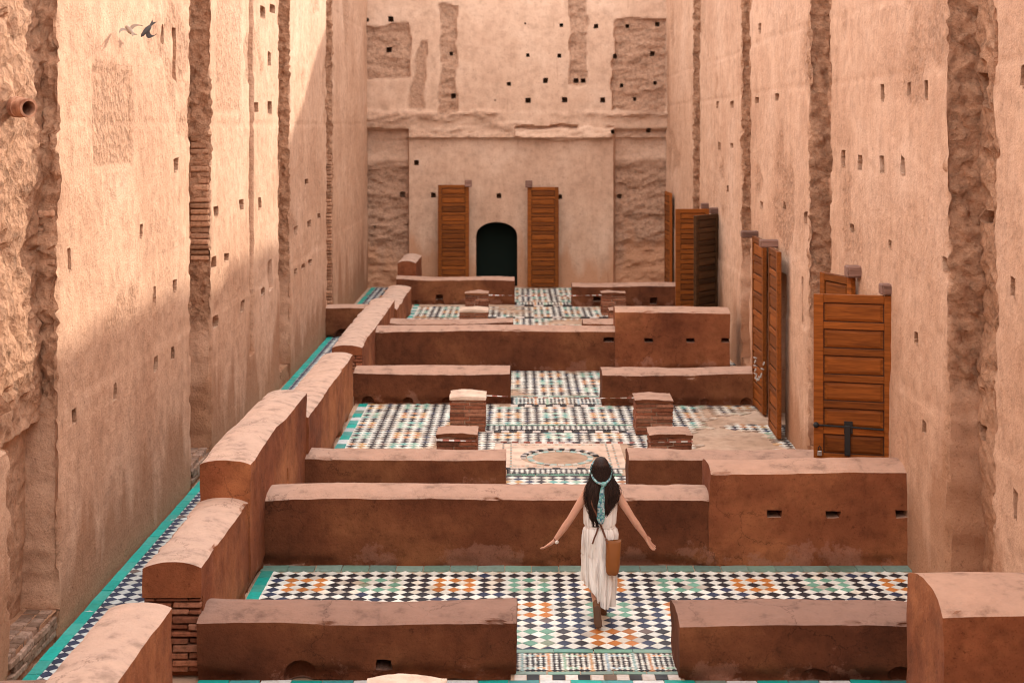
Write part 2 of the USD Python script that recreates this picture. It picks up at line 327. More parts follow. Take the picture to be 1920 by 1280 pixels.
def side_wall(side, panels, niches, holes, seams, plaster_top, depth=0.32):
    """panels: (y0, y1, X); between two panels lies a niche. side -1 = left, 1 = right. Returns a closed mesh and its roughness."""
    zs = np.concatenate([ZS[ZS < ZTOP[side] - .1], [ZTOP[side]]])
    cols = []        # (y, X, inward 0..1, kind 0 panel 1 return 2 back, niche index, distance to edge)
    for i, (a, b, X) in enumerate(panels):
        if i:
            pa, pb, pX = panels[i - 1]
            for t in np.linspace(0.1, 1, 9): cols.append((pb, pX, t, 1, i - 1, 0))
            m = max(2, int((a - pb) / .06))
            for t in np.linspace(0, 1, m + 2)[1:-1]: cols.append((pb + (a - pb) * t, pX + (X - pX) * t, 1, 2, i - 1, 0))
            for t in np.linspace(1, 0.1, 9): cols.append((a, X, t, 1, i - 1, 0))
        m = int((b - a) / .06)
        ys = np.linspace(a, b, m + 1)
        if i == 0: ys = np.concatenate([np.arange(-6.0, 8.5, .35), ys[ys > 8.6]])
        for yv in ys: cols.append((yv, X, 0, 0, i, min(yv - ys[0] + (1 if i == 0 else 0), b - yv)))
    c = np.array(cols)
    Y, X, F, K, I, E = [np.repeat(c[:, k][:, None], len(zs), 1) for k in range(6)]
    Z = np.repeat(zs[None], len(c), 0)
    P = np.stack([X * side, Y, Z], -1)
    # ragged vertical edges: everything near an edge is shifted along the wall
    near = np.where(K == 0, 1 - sstep(0, .35, E), 1.0)
    eid = np.round(Y * 1.0) * 7.3
    q = np.stack([eid * 0 + I * 3.1, (Y > 0) * (np.floor(Y / 3)) * 1.7, Z * 1.1], -1)
    wob = .16 * (fbm(q * [1, 1, .6], 4, 5) - .5) + .08 * (fbm(q * [1, 1, 4.3], 4, 9) - .5)
    Y = Y + near * wob * 1.0
    dep = np.full_like(Z, depth) * (0.85 + .5 * fbm(np.stack([I * 5.0, Y * .6, Z * .5], -1), 2, 3))
    if side < 0: dep = np.where((K > 0) & (Y < 15.0), dep * np.where(Z > 2.1, .55, 1.0), dep)
    ledge = (Z < 0.26)
    dep = np.where(ledge, 0.05, dep)
    rough = np.where(K > 0, 1.0, 0.0)
    # lower part of the niches keeps its plaster
    low = sstep(2.5, 2.1, Z + .8 * (fbm(np.stack([I * 9.0, Y, Z], -1), 2, 8) - .5)) * (K > 0)
    rough = np.where(K > 0, np.where(K == 1, 1 - .85 * low, 1 - .5 * low), rough)
    rough = np.where(ledge & (K > 0), 0.6, rough)
    d = -F * dep
    d += np.where(K > 0, 1, 0) * rough * (.17 * (fbm(P * [1, 1.7, 1.3], 4, 11) - .5) + .13 * (fbm(P * 4.5, 4, 12) - .5) - .12 * np.abs(fbm(P * 7, 3, 13) - .5) * 2 + .05) * np.where(K == 1, .8, 1)
    pan = (K == 0)
    d += pan * (.035 * (fbm(P * .55, 3, 21) - .5) + .016 * (fbm(P * [3, 3, 2], 3, 22) - .5) + .014 * (fbm(P * 10, 2, 23) - .5))
    coat = sstep(plaster_top + .02, plaster_top - .02, Z + .05 * (fbm(P * 1.2, 3, 31) - .5))
    d += pan * .014 * coat
    up = pan * (1 - coat)
    d += up * .017 * (fbm(P * [4, 8, 5], 3, 33) - .5); rough = np.maximum(rough, up * .22 * sstep(.35, .65, fbm(P * .8, 3, 35)))
    for zsm in seams:
        d -= pan * .012 * np.exp(-((Z - zsm - .05 * (fbm(P * .8, 2, 41) - .5)) / .03) ** 2)
    scab = sstep(.60, .66, fbm(P * [.5, .55, .5], 4, 51)) * up * sstep(2.4, 3.0, Z)   # fallen plaster
    rough = np.maximum(rough, scab * .7)
    d -= scab * (.022 + .02 * (fbm(P * 8, 2, 52) - .5))
    for (y0, y1, z0, z1, dd, rr) in niches:
        m = sstep(y0 - .03, y0 + .03, Y + .1 * (fbm(P * 3, 2, 61) - .5)) * sstep(y1 + .03, y1 - .03, Y + .1 * (fbm(P * 3, 2, 61) - .5)) * \
            sstep(z0 - .03, z0 + .03, Z) * sstep(z1 + .03, z1 - .03, Z + .12 * (fbm(P * 3, 2, 62) - .5))
        d -= m * dd * (.7 + .6 * fbm(P * 6, 2, 63)); rough = np.maximum(rough, m * rr)
    edge = pan * (1 - sstep(0, .10, E)) * sstep(.45, .62, fbm(P * 4.0, 3, 71))
    d -= edge * .035; rough = np.maximum(rough, edge * .8)
    ret = (K == 1) * np.where(np.arange(len(c))[:, None] > 0, 1, 0)
    Y = Y - ret * rough * sstep(0, .3, F) * (.16 * (fbm(P * [6, 1, 2.2] + F[..., None] * 1.5, 4, 91) - .5) + .14 * (fbm(np.stack([F * dep * 10, I * 3, Z * 9], -1), 3, 92) - .5))
    x = (X + 0) - d * 1.0            # d > 0 comes out of the wall, towards the room
    V = np.stack([side * x if side > 0 else -x, Y, Z], -1)
    n, mz = Z.shape
    V[:, -1, 2] += .22 * (fbm(V[:, -1] * [0, .9, 0], 4, 81) - .5) - .1
    v = V.reshape(-1, 3)
    ii, jj = np.meshgrid(np.arange(n - 1), np.arange(mz - 1), indexing="ij"); ii, jj = ii.ravel(), jj.ravel()
    a, b, cc, dd = ii * mz + jj, (ii + 1) * mz + jj, (ii + 1) * mz + jj + 1, ii * mz + jj + 1
    f = np.vstack([np.stack([a, b, cc], 1), np.stack([a, cc, dd], 1)])
    loop = np.concatenate([np.arange(n) * mz, (n - 1) * mz + np.arange(1, mz), (np.arange(n - 2, -1, -1)) * mz + mz - 1, np.arange(mz - 2, 0, -1)])
    back = v[loop].copy(); back[:, 0] = side * 6.3
    lin = np.linspace(v[0, 1], v[-1, 1], n)
    back[:n, 1] = lin; back[n - 1 + mz - 1: n - 1 + mz - 1 + n, 1] = lin[::-1]
    o = len(v); L = len(loop); k = np.arange(L); k2 = (k + 1) % L
    center = np.array([[side * 6.3, back[:, 1].mean(), back[:, 2].mean()]])
    vv = np.vstack([v, back, center])
    f2 = np.vstack([np.stack([loop[k2], loop[k], o + k], 1), np.stack([loop[k2], o + k, o + k2], 1), np.stack([o + k2, o + k, np.full(L, o + L)], 1)])
    ff = np.vstack([f, f2])
    if trimesh.Trimesh(vv, ff, process=False).volume < 0: ff = ff[:, ::-1]
    man = to_man(vv, ff)
    rng = random.Random(7 if side > 0 else 8)
    cut = []
    for h in holes:
        y, z, wy, hz, dp = h
        Xh = min(panels, key=lambda q: 0 if q[0] <= y <= q[1] else min(abs(q[0] - y), abs(q[1] - y)))[2]
        jit = lambda s: rng.uniform(-s, s)
        if wy < 1: wy, hz = wy * rng.uniform(.75, 1.3), hz * rng.uniform(.75, 1.2)
        jit = lambda s: rng.uniform(-1, 1) * min(s, .06)
        pts = [[side * (Xh + t), y + sy * wy / 2 + jit(wy * .22), z + sz * hz / 2 + jit(hz * .16) - (0.03 if t > 0 else 0)] for t in (-.3, dp) for sy in (-1, 1) for sz in (-1, 1)]
        pts += [[side * (Xh - .3), y + jit(wy * .75), z + jit(hz * .62)] for _ in range(3)]
        cut.append(m3.Manifold.hull_points(np.array(pts)))
    man = man - m3.Manifold.batch_boolean(cut, m3.OpType.Add)
    v2, f2 = arrays(man)
    dist, near_i = cKDTree(v).query(v2)
    rg = rough.reshape(-1)[near_i]
    rg = np.where(dist > .02, .8, rg)
    return (v2, f2), rg


def wy(u, X): return X * 2750 / abs(u - 968)
def hole(u, v, X, w=None, h=26, dp=.34, wpx=7):
    y = wy(u, X); return (y, 5 - (v - 235) * y / 2750, w or wpx * y * y / (X * 2750), h * y / 2750, dp)


XL = 4.5
holes_l = [hole(u, v, XL, h=h) for u, v, h in [(130, 482, 32), (265, 432, 24), (290, 550, 28), (328, 532, 24), (330, 305, 20), (137, 776, 26), (213, 733, 27), (290, 680, 24), (322, 660, 22), (307, 65, 34),
            (405, 393, 18), (453, 382, 17), (400, 490, 18), (425, 480, 18), (403, 600, 20), (453, 572, 18), (487, 378, 18), (505, 110, 20), (480, 200, 20), (506, 200, 18), (493, 22, 18), (511, 15, 18), (491, 545, 14)]]
holes_l += [hole(u, v, XL, h=12, wpx=6) for u, v in [(555, 430), (580, 418), (553, 508), (567, 498), (580, 490), (575, 340), (598, 404)]]
holes_l += [hole(329, 100, XL, h=100, wpx=6, dp=.08), hole(506, 515, XL, h=62, wpx=9, dp=.25)]
lpan = [(8.0, 12.97, XL), (14.39, 20.25, XL), (21.6, 27.8, XL), (29.15, 34.8, XL), (36.9, 45.6, XL + .12)]
ZTOP[-1], ZTOP[1] = ZTOP["left"], ZTOP["right"]
mesh_l, r_l = side_wall(-1, lpan, [(24.75, 25.12, 1.1, 9, .09, .9), (15.6, 17.2, 4.55, 5.65, .025, .8), (7, 12.97, 2.15, 12, .24, .9), (22.0, 24.0, 5.2, 7.2, .015, .5)], holes_l, [5.02, 7.9], 2.2)
LW = thing("palace_wall", "tall sunlit mud plaster wall along the left side with narrow tiled passage at its foot", "wall")
add(LW, "earth_core", mesh_l, "wall_plaster", pv={"rough": r_l})
XR = 4.45
rpan = [(8.0, 13.64, XR), (15.15, 20.8, XR), (21.75, 27.2, 4.34), (30.0, 36.8, 4.6), (38.6, 45.6, 4.65)]
holes_r = [hole(u, v, XR, h=h) for u, v, h in [(1655, 172, 36), (1700, 163, 30), (1735, 165, 36), (1580, 295, 26), (1612, 302, 24), (1652, 303, 36), (1692, 306, 30), (1597, 426, 18), (1668, 457, 20), (1718, 632, 26), (1735, 798, 24), (1900, 535, 32), (1907, 942, 40)]]
holes_r += [hole(1770, 491, XR, h=24, wpx=9), hole(1919, 140, XR, h=34, wpx=16)]
holes_r += [hole(u, v, 4.34, h=h, wpx=6) for u, v, h in [(1425, 50, 22), (1419, 187, 12), (1428, 383, 16), (1468, 384, 18), (1510, 408, 20), (1457, 180, 14)]]
holes_r += [hole(1505, 560, 4.34, h=90, wpx=4, dp=.07)]
holes_r += [hole(u, v, 4.6, h=12, wpx=5) for u, v in [(1345, 195), (1372, 195), (1349, 272), (1372, 272), (1364, 352)]]
holes_r += [(18.22, 1.25, 1.5, 2.8, .9), (24.7, 1.25, 2.2, 2.8, .9), (34.2, 1.25, 1.3, 2.8, .9), (14.95, 1.9, .16, .14, .5), (14.92, 5.4, .3, .45, .6), (14.9, 4.1, .3, .2, .5)]
mesh_r, r_r = side_wall(1, rpan, [(19.5, 20.0, 3.3, 4.4, .004, .6), (18.85, 19.55, 3.35, 3.72, .004, .55)], holes_r, [6.5, 5.6], 1.95)
RW = thing("palace_wall", "tall shaded orange mud plaster wall along the right side with wooden door leaves against it", "wall")
add(RW, "earth_core", mesh_r, "wall_plaster", pv={"rough": r_r})

# ------------------------------------------------------------------ the end wall
BY, S = 45.3, 45.3 / 2750
bx = lambda u: (u - 968) * S
bz = lambda v: 5 - (v - 235) * S
xs = np.linspace(-5.4, 5.4, 240); zs = np.concatenate([np.arange(-.1, 9.3, .045), np.arange(9.5, 12.9, .3)])
Xg, Zg = np.meshgrid(xs, zs, indexing="ij"); P = np.stack([Xg, Xg * 0, Zg], -1)
jx = Xg + .30 * (fbm(P * 1.6, 4, 3) - .5); jz = Zg + .34 * (fbm(P * 1.6, 4, 4) - .5)
def rect(u0, v0, u1, v1, e=.04):
    return sstep(bx(u0) - e, bx(u0) + e, jx) * sstep(bx(u1) + e, bx(u1) - e, jx) * sstep(bz(v1) - e, bz(v1) + e, jz) * sstep(bz(v0) + e, bz(v0) - e, jz)
dep = .03 * (fbm(P * .6, 3, 1) - .5) + .015 * (fbm(P * 3, 3, 2) - .5)
rg = np.zeros_like(Xg)
rc = .26 * (fbm(P * [1.1, 1, 2.4], 4, 5) - .5) + .14 * (fbm(P * [4, 1, 8], 3, 6) - .5)
for (u0, v0, u1, v1, dd) in [(680, 46, 768, 148, .12), (824, 10, 857, 212, .10), (1068, -200, 1101, 160, .12), (1150, 36, 1252, 210, .14), (672, 30, 682, 130, .12)]:
    m = rect(u0, v0, u1, v1); dep -= m * (dd - rc * .8); rg = np.maximum(rg, m)
cu = 784 + 14 * np.tanh((150 - (235 - (Zg - 5) / S)) / 60.0)          # the slanting scar
vv_ = 235 - (Zg - 5) / S
m = sstep(15, 9, np.abs((Xg / S + 968) - (788 + (130 - vv_) * .14 + 8 * (fbm(P * 2, 2, 9) - .5) * 2)) / (0.55 + .006 * (vv_ - 70))) * sstep(74, 82, vv_) * sstep(210, 200, vv_)
dep -= m * .09; rg = np.maximum(rg, m)
band = sstep(206, 214, vv_ + 10 * (fbm(P * 2, 2, 12) - .5)) * sstep(262, 258, vv_)
bn = band * sstep(.36, .56, fbm(P * [.7, 1, 2.0], 4, 44)); dep += bn * (.08 + rc * .9) + band * .02; rg = np.maximum(rg, bn * .7)
dep -= rect(965, 236, 1078, 241, .03) * .18
dep += rect(965, 243, 1150, 261, .03) * .10
rg = rg * (1 - .8 * rect(965, 243, 1150, 261, .03))
side_lo = sstep(240, 246, vv_) * (1 - sstep(bx(765) - .02, bx(765) + .02, Xg) * sstep(bx(1153) + .02, bx(1153) - .02, Xg))
dep += side_lo * (-.24 + rc * .35); rg = np.maximum(rg, side_lo * .35)
side_r = side_lo * sstep(298, 320, vv_ + 16 * (fbm(P * 1.2, 2, 15) - .5))
rg = np.maximum(rg, side_r); dep += side_r * (-.05 + rc * .8)
lip = side_lo * np.exp(-((vv_ - 300 - 16 * (fbm(P * 1.2, 2, 15) - .5)) / 9) ** 2); dep += lip * .10
foot = side_lo * sstep(485, 520, vv_); dep += foot * .12
blk = sstep(bx(765) - .02, bx(765) + .02, Xg) * sstep(bx(1153) + .02, bx(1153) - .02, Xg) * sstep(262, 260, 262 + (262 - vv_) * 0) * sstep(bz(262) + .02, bz(262) - .02, Zg + .02 * (fbm(P * 2, 2, 16) - .5))
dep = dep * (1 - blk) + blk * (.30 + .012 * (fbm(P * .8, 3, 17) - .5) + .006 * (fbm(P * 5, 2, 18) - .5)); rg = rg * (1 - blk)
v = np.stack([Xg, BY + .18 - dep, Zg], -1); v[:, -1, 2] = 12.8 + .15 * (fbm(v[:, -1] * [1, 0, 0], 3, 19) - .5)
n, mz = Xg.shape; v = v.reshape(-1, 3)
ii, jj = np.meshgrid(np.arange(n - 1), np.arange(mz - 1), indexing="ij"); ii, jj = ii.ravel(), jj.ravel()
a, b, c_, d_ = ii * mz + jj, (ii + 1) * mz + jj, (ii + 1) * mz + jj + 1, ii * mz + jj + 1
f = np.vstack([np.stack([a, b, c_], 1), np.stack([a, c_, d_], 1)])
loop = np.concatenate([np.arange(n) * mz, (n - 1) * mz + np.arange(1, mz), (np.arange(n - 2, -1, -1)) * mz + mz - 1, np.arange(mz - 2, 0, -1)])
back = v[loop].copy(); back[:, 1] = 62.0
o, L = len(v), len(loop); k = np.arange(L); k2 = (k + 1) % L
vv = np.vstack([v, back, [[0, 62.0, 6]]])
ff = np.vstack([f, np.stack([loop[k2], loop[k], o + k], 1), np.stack([loop[k2], o + k, o + k2], 1), np.stack([o + k2, o + k, np.full(L, o + L)], 1)])
if trimesh.Trimesh(vv, ff, process=False).volume < 0: ff = ff[:, ::-1]
bw = to_man(vv, ff)
cut = []; rng = random.Random(3)
for (u, w_) in [(687, 37), (732, 35), (673, 92), (728, 93), (845, 100), (1053, 47), (1118, 49), (990, 103), (1049, 104), (954, 157), (1023, 151), (990, 188), (1059, 187), (1131, 187), (1178, 48), (1234, 45),
                (1154, 105), (1225, 100), (1167, 160), (1230, 155), (1192, 186), (682, 171), (682, 211), (850, 180), (1081, 151), (1094, 151), (1149, 247), (1218, 245), (780, 305), (812, 366), (935, 368), (1050, 370), (753, 366), (1163, 370), (985, 44), (928, 188), (700, 427)]:
    r = rng.uniform(.05, .08) * (.45 if u in (985, 928, 700) else 1)
    pts = [[bx(u) + sx * r * rng.uniform(.8, 1.25), yy, bz(w_) + sz * r * rng.uniform(.8, 1.3)] for yy in (44.6, 46.1) for sx in (-1, 1) for sz in (-1, 1)]
    cut.append(m3.Manifold.hull_points(np.array(pts)))
arch = [(bx(892), -.05), (bx(970), -.05), (bx(970), bz(446))]
for t in np.linspace(0, np.pi, 15)[1:-1]: arch.append(((bx(892) + bx(970)) / 2 + (bx(970) - bx(892)) / 2 * np.cos(t) ** 1 if True else 0, bz(446) + (bz(417) - bz(446)) * np.sin(t) ** .85))
arch.append((bx(892), bz(446)))
am = m3.CrossSection([np.array(arch)]).extrude(4.0).transform([[1, 0, 0, 0], [0, 0, 1, 44.4], [0, 1, 0, 0]])
if am.volume() < 0: am = am.mirror((0, 1, 0))
cut.append(am); cut.append(to_man(*arrays(box([-4.5, 47.2, -.05], [4.0, 60.5, 5.5]))))
bw = bw - m3.Manifold.batch_boolean(cut, m3.OpType.Add)
v2, f2 = arrays(bw); dist, ni = cKDTree(v).query(v2)
BW = thing("palace_wall", "tall end wall with beam holes above a smooth block pierced by a dark arched opening", "wall")
add(BW, "earth_core", (v2, f2), "end_wall_plaster", pv={"rough": rg.reshape(-1)[ni]})
add(BW, "inner_door", bevel_box([bx(892) - .1, 46.15, -.05], [bx(970) + .1, 46.22, 2.2], .005), "unlit_depth_black", smooth=False)  # added board; its black stands for the unlit depth behind the arch

# ------------------------------------------------------------------ the terrace that the viewer stands on, and the hall's near end behind it
T = thing("terrace", "flat topped earth terrace at the near end of the hall, below the viewpoint", kind="structure")
add(T, "earth_core", m3.Manifold.hull_points(np.array([[x, y, z] for x in (-4.7, 4.7) for y, z in ((-5.9, -.1), (3.9, -.1), (3.85, 3.35), (-5.9, 3.4))])).refine_to_length(.4), "low_wall_render", pv=None)
nv = np.array([[x, y, z] for x in (-6.2, 6.2) for y in (-7.2, -5.85) for z in (-.1, 8.6)])
add(T, "rear_wall", m3.Manifold.hull_points(nv).refine_to_length(.5), "wall_plaster", pv=None)

# ------------------------------------------------------------------ low walls
def low_wall(axis, a0, a1, b0, b1, h, crown, label, cuts=(), seed=0, parent=None, z0=-.05, name="low_wall", amp=1.0, look=None):
    hw, bc = (b1 - b0) / 2, (b0 + b1) / 2
    prof = [(b0, z0), (b1, z0)]
    for s in np.linspace(1, -1, 15):
        prof.append((bc + hw * s * (1 - .03 * abs(s) ** 8), h + crown * (1 - abs(s) ** 2.3)))
    man = m3.CrossSection([np.array(prof)]).extrude(a1 - a0)
    if axis == "x": man = man.transform([[0, 0, 1, a0], [1, 0, 0, 0], [0, 1, 0, 0]])
    else: man = man.transform([[1, 0, 0, 0], [0, 0, -1, a1], [0, 1, 0, 0]])
    man = man.refine_to_length(.042)
    def warp(p):
        p = np.asarray(p, float); q = p + seed * 7.7
        dsp = np.stack([fbm(q * 1.6, 3, seed + 1), fbm(q * 1.6, 3, seed + 2), fbm(q * 1.3, 3, seed + 3)], -1) - .5
        fine = np.stack([fbm(q * 7, 2, seed + 4), fbm(q * 7, 2, seed + 5), fbm(q * 7, 2, seed + 6)], -1) - .5
        z = p[:, 2:3]
        slump = np.zeros_like(p); slump[:, 2] = (noise(q * [.9, .9, 0], seed + 9) - .5) * .05 * np.clip(p[:, 2] / .5, 0, 1)
        bite = np.clip(.12 - p[:, 2:3], 0, .12) / .12
        chip = sstep(.60, .70, fbm(q * 3.2, 3, seed + 7))[:, None] * (.4 + fbm(q * 11, 2, seed + 8)[:, None])
        top = h + crown * .3
        edge_y = (p[:, 1 if axis == "x" else 0] - bc) / hw
        rim = (sstep(.75, .98, np.abs(edge_y)) * sstep(h - .14, h - .02, p[:, 2]))[:, None]
        cen = np.array([0, bc, h - .2]) if axis == "x" else np.array([bc, 0, h - .2])
        inw = (cen - p) * (np.array([0, 1, 1]) if axis == "x" else np.array([1, 0, 1])); inw /= np.linalg.norm(inw, axis=1, keepdims=True) + 1e-6
        hz_ = (np.array([0, bc, 0]) if axis == "x" else np.array([bc, 0, 0])) - p; hz_ *= np.array([0, 1, 0]) if axis == "x" else np.array([1, 0, 0]); hz_ /= np.abs(hz_).sum(1, keepdims=True) + 1e-6
        inw = inw * (p[:, 2:3] > .2); foot = hz_ * bite * sstep(.40, .62, fbm(q * [2.2, 2.2, 3], 3, seed + 12))[:, None] * .075
        out = p + foot + amp * (.050 * dsp + .011 * fine) + slump + inw * chip * (.007 + .016 * rim)
        return out
    v, f = arrays(man); v = warp(v)
    man = to_man(v, f)
    if cuts: man = man - m3.Manifold.batch_boolean(list(cuts), m3.OpType.Add)
    path = parent or thing(name, label, "low wall")
    v, f = arrays(man)
    rg = np.zeros(len(v))
    add(path, "rendered_core", (v, f), look or ("lit_spine_render" if axis == "y" else "shaded_front_render" if a0 + a1 and b0 < 14 and a0 < 2 else "low_wall_render"), pv={"rough": rg})
    return path


def ycut(x, z, w_, h_, y0, y1, seed=1):
    """A socket cut from the front face y0 to y1."""
    r = random.Random(seed + int(x * 100)); j = lambda s: r.uniform(-s, s)
    pts = [[x + sx * w_ / 2 + j(w_ * .12), y, z + sz * h_ / 2 + j(h_ * .2)] for y in (y0 - .2, y1) for sx in (-1, 1) for sz in (-1, 1)]
    return m3.Manifold.hull_points(np.array(pts))


def burrow(x, y, r, rx=1.0):
    return m3.Manifold.sphere(r, 16).scale((rx, 1.3, 1.0)).translate((x, y, 0.02))


px = lambda u, y: (u - 968) * y / 2750
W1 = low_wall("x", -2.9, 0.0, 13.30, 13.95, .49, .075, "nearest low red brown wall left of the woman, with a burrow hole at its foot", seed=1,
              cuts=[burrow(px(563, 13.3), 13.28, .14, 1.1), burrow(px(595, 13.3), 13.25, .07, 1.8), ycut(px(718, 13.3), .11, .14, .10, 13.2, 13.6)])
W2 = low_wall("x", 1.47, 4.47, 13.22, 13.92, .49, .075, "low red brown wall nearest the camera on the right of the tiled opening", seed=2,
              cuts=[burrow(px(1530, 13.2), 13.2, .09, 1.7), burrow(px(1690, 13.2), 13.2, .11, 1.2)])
D1 = low_wall("x", -2.9, 2.24, 16.67, 17.32, .75, .085, "long low red brown wall directly in front of the woman", seed=3, cuts=[burrow(1.0, 16.66, .06, 2.5)])
D2 = low_wall("x", 2.20, 4.47, 16.655, 17.335, 1.04, .085, "raised wall block with three square sockets below the nearest open door", seed=4, look="block_render",
              cuts=[ycut(px(u, 16.67), 5 - (963 - 235) * 16.67 / 2750, .16, .075, 16.6, 16.95) for u in (1452, 1561, 1692)])
C1 = low_wall("x", -2.9, -.14, 19.85, 20.45, .47, .07, "short low wall left of the tiled gap, behind the long wall before the woman", seed=5)
C2 = low_wall("x", 1.52, 4.47, 19.85, 20.45, .47, .07, "short low wall right of the tiled gap behind the raised block", seed=6)
E1 = low_wall("x", -2.92, -.10, 26.38, 27.2, .53, .07, "low wall left of the tiled gap behind the brick pillar with the pale top", seed=7,
              cuts=[burrow(px(690, 26.4), 26.4, .12), burrow(px(765, 26.4), 26.4, .10), burrow(px(838, 26.4), 26.4, .10)])
E2 = low_wall("x", 1.53, 4.40, 26.2, 27.0, .53, .07, "low wall right of the tiled gap ending at the two narrow door leaves", seed=8,
              cuts=[burrow(px(1322, 26.2), 26.2, .10), burrow(px(1400, 26.2), 26.2, .12)])
G1 = low_wall("x", -2.9, 2.05, 29.9, 30.56, .79, .08, "long wall crossing the middle of the hall left of its raised end", seed=9, cuts=[ycut(px(1142, 29.9), .62, .2, .1, 29.8, 30.2)])
G2 = low_wall("x", 2.02, 4.36, 29.88, 30.58, 1.17, .085, "raised end of the wall crossing the middle of the hall, pierced by small sockets", seed=10, look="block_render",
              cuts=[ycut(px(u, 29.9), .62, .17, .08, 29.8, 30.2) for u in (1216, 1295, 1361)])
H1 = low_wall("x", -2.9, -.07, 33.2, 33.8, .51, .07, "thin strip of low wall just behind the middle crossing wall, left of the gap", seed=11)
H2 = low_wall("x", 1.51, 4.7, 33.2, 33.8, .51, .07, "low wall stub behind the middle crossing wall, right of the gap beside its raised end", seed=12)
J1 = low_wall("x", -3.35, -.05, 41.0, 41.6, .68, .07, "farthest low wall on the left, in front of the dark arched opening", seed=13,
              cuts=[burrow(px(781, 41), 41, .1), burrow(px(825, 41), 41, .13), ycut(px(824, 41), .2, .18, .14, 40.9, 41.3)])
J2 = low_wall("x", 1.55, 4.7, 40.6, 41.25, .53, .07, "farthest low wall on the right, at the foot of the end wall", seed=14, cuts=[ycut(px(1119, 40.6), .18, .2, .14, 40.5, 40.9), ycut(px(1225, 40.6), .14, .2, .16, 40.5, 40.9)])
W0 = low_wall("x", 3.38, 5.2, 11.58, 12.66, 1.13, .10, "massive rounded wall block in the lower right corner of the view", seed=15, look="block_render")
low_wall("x", -4.55, -3.35, 34.55, 35.1, .70, .06, "short wall closing the left passage far down the hall", seed=16, cuts=[burrow(-4.1, 34.6, .2)])
low_wall("x", -4.55, -3.4, 10.78, 11.3, .70, .06, "short wall across the left passage at the lower left edge of the view", seed=17)
# the spine along the left passage
def xcut(lo, hi): return to_man(*arrays(box(lo, hi)))
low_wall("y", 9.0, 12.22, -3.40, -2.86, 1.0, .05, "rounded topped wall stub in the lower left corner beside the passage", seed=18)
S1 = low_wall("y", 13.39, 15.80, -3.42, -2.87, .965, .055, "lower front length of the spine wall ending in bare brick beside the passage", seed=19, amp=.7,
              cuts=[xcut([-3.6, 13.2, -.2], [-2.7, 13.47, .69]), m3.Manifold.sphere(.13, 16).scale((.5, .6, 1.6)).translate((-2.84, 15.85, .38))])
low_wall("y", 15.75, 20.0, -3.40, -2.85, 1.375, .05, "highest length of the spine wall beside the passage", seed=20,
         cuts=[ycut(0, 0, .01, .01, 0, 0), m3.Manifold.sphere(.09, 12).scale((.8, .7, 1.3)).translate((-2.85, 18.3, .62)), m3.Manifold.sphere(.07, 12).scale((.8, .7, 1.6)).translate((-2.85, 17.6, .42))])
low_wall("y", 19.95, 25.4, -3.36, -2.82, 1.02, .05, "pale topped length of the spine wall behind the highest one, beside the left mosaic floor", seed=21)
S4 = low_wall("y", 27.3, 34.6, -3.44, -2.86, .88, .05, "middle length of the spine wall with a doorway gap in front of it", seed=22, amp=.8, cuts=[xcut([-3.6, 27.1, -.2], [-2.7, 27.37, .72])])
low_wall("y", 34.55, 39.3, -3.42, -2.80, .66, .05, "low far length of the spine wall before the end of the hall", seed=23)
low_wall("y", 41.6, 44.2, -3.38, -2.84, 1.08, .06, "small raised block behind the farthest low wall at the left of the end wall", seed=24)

# ------------------------------------------------------------------ brickwork
BR = [(.24, .085, .045), (.30, .12, .065), (.20, .075, .042), (.34, .15, .09), (.27, .095, .05)]
rb = random.Random(11)


BL = [(.30, .19, .135), (.26, .155, .105), (.34, .22, .16)]
BE = [(.46, .25, .15), (.40, .21, .12), (.50, .28, .17)]


def brick(parent, lo, hi, b=.008, pal=None):
    lo = [x + rb.uniform(-.006, .006) for x in lo]; hi = [x + rb.uniform(-.006, .006) for x in hi]
    m = bevel_box(lo, hi, b); v, f = arrays(m)
    cen = v.mean(0); ang = rb.uniform(-.03, .03); ca, sa = math.cos(ang), math.sin(ang)
    v = cen + (v - cen) @ np.array([[ca, sa, 0], [-sa, ca, 0], [0, 0, 1]]) + (noise(v * 40, rb.randrange(99))[:, None] - .5) * .008
    col = np.array(rb.choice(pal or BR)) * rb.uniform(.75, 1.25)
    add(parent, "brick", (v, f), "old_brick", smooth=False, pv={"tint": np.repeat(col[None], len(v), 0)})


def end_bricks(parent, x0, x1, y0, y1, z1, ch=.068):
    z = 0.0; k = 0
    while z < z1 - .03:
        h = ch * rb.uniform(.85, 1.1); n = 2 if k % 2 else 3; e = np.linspace(x0, x1, n + 1)
        if n == 3: e[1] -= .07; e[2] += .06
        for i in range(n):
            brick(parent, [e[i] + .006, y0 + rb.uniform(-.012, .02), z + .007], [e[i + 1] - .006, y1, min(z + h, z1) - .007])
        z += h; k += 1


end_bricks(S1, -3.41, -2.88, 13.40, 13.52, .685)
end_bricks(S4, -3.43, -2.87, 27.31, 27.42, .715)


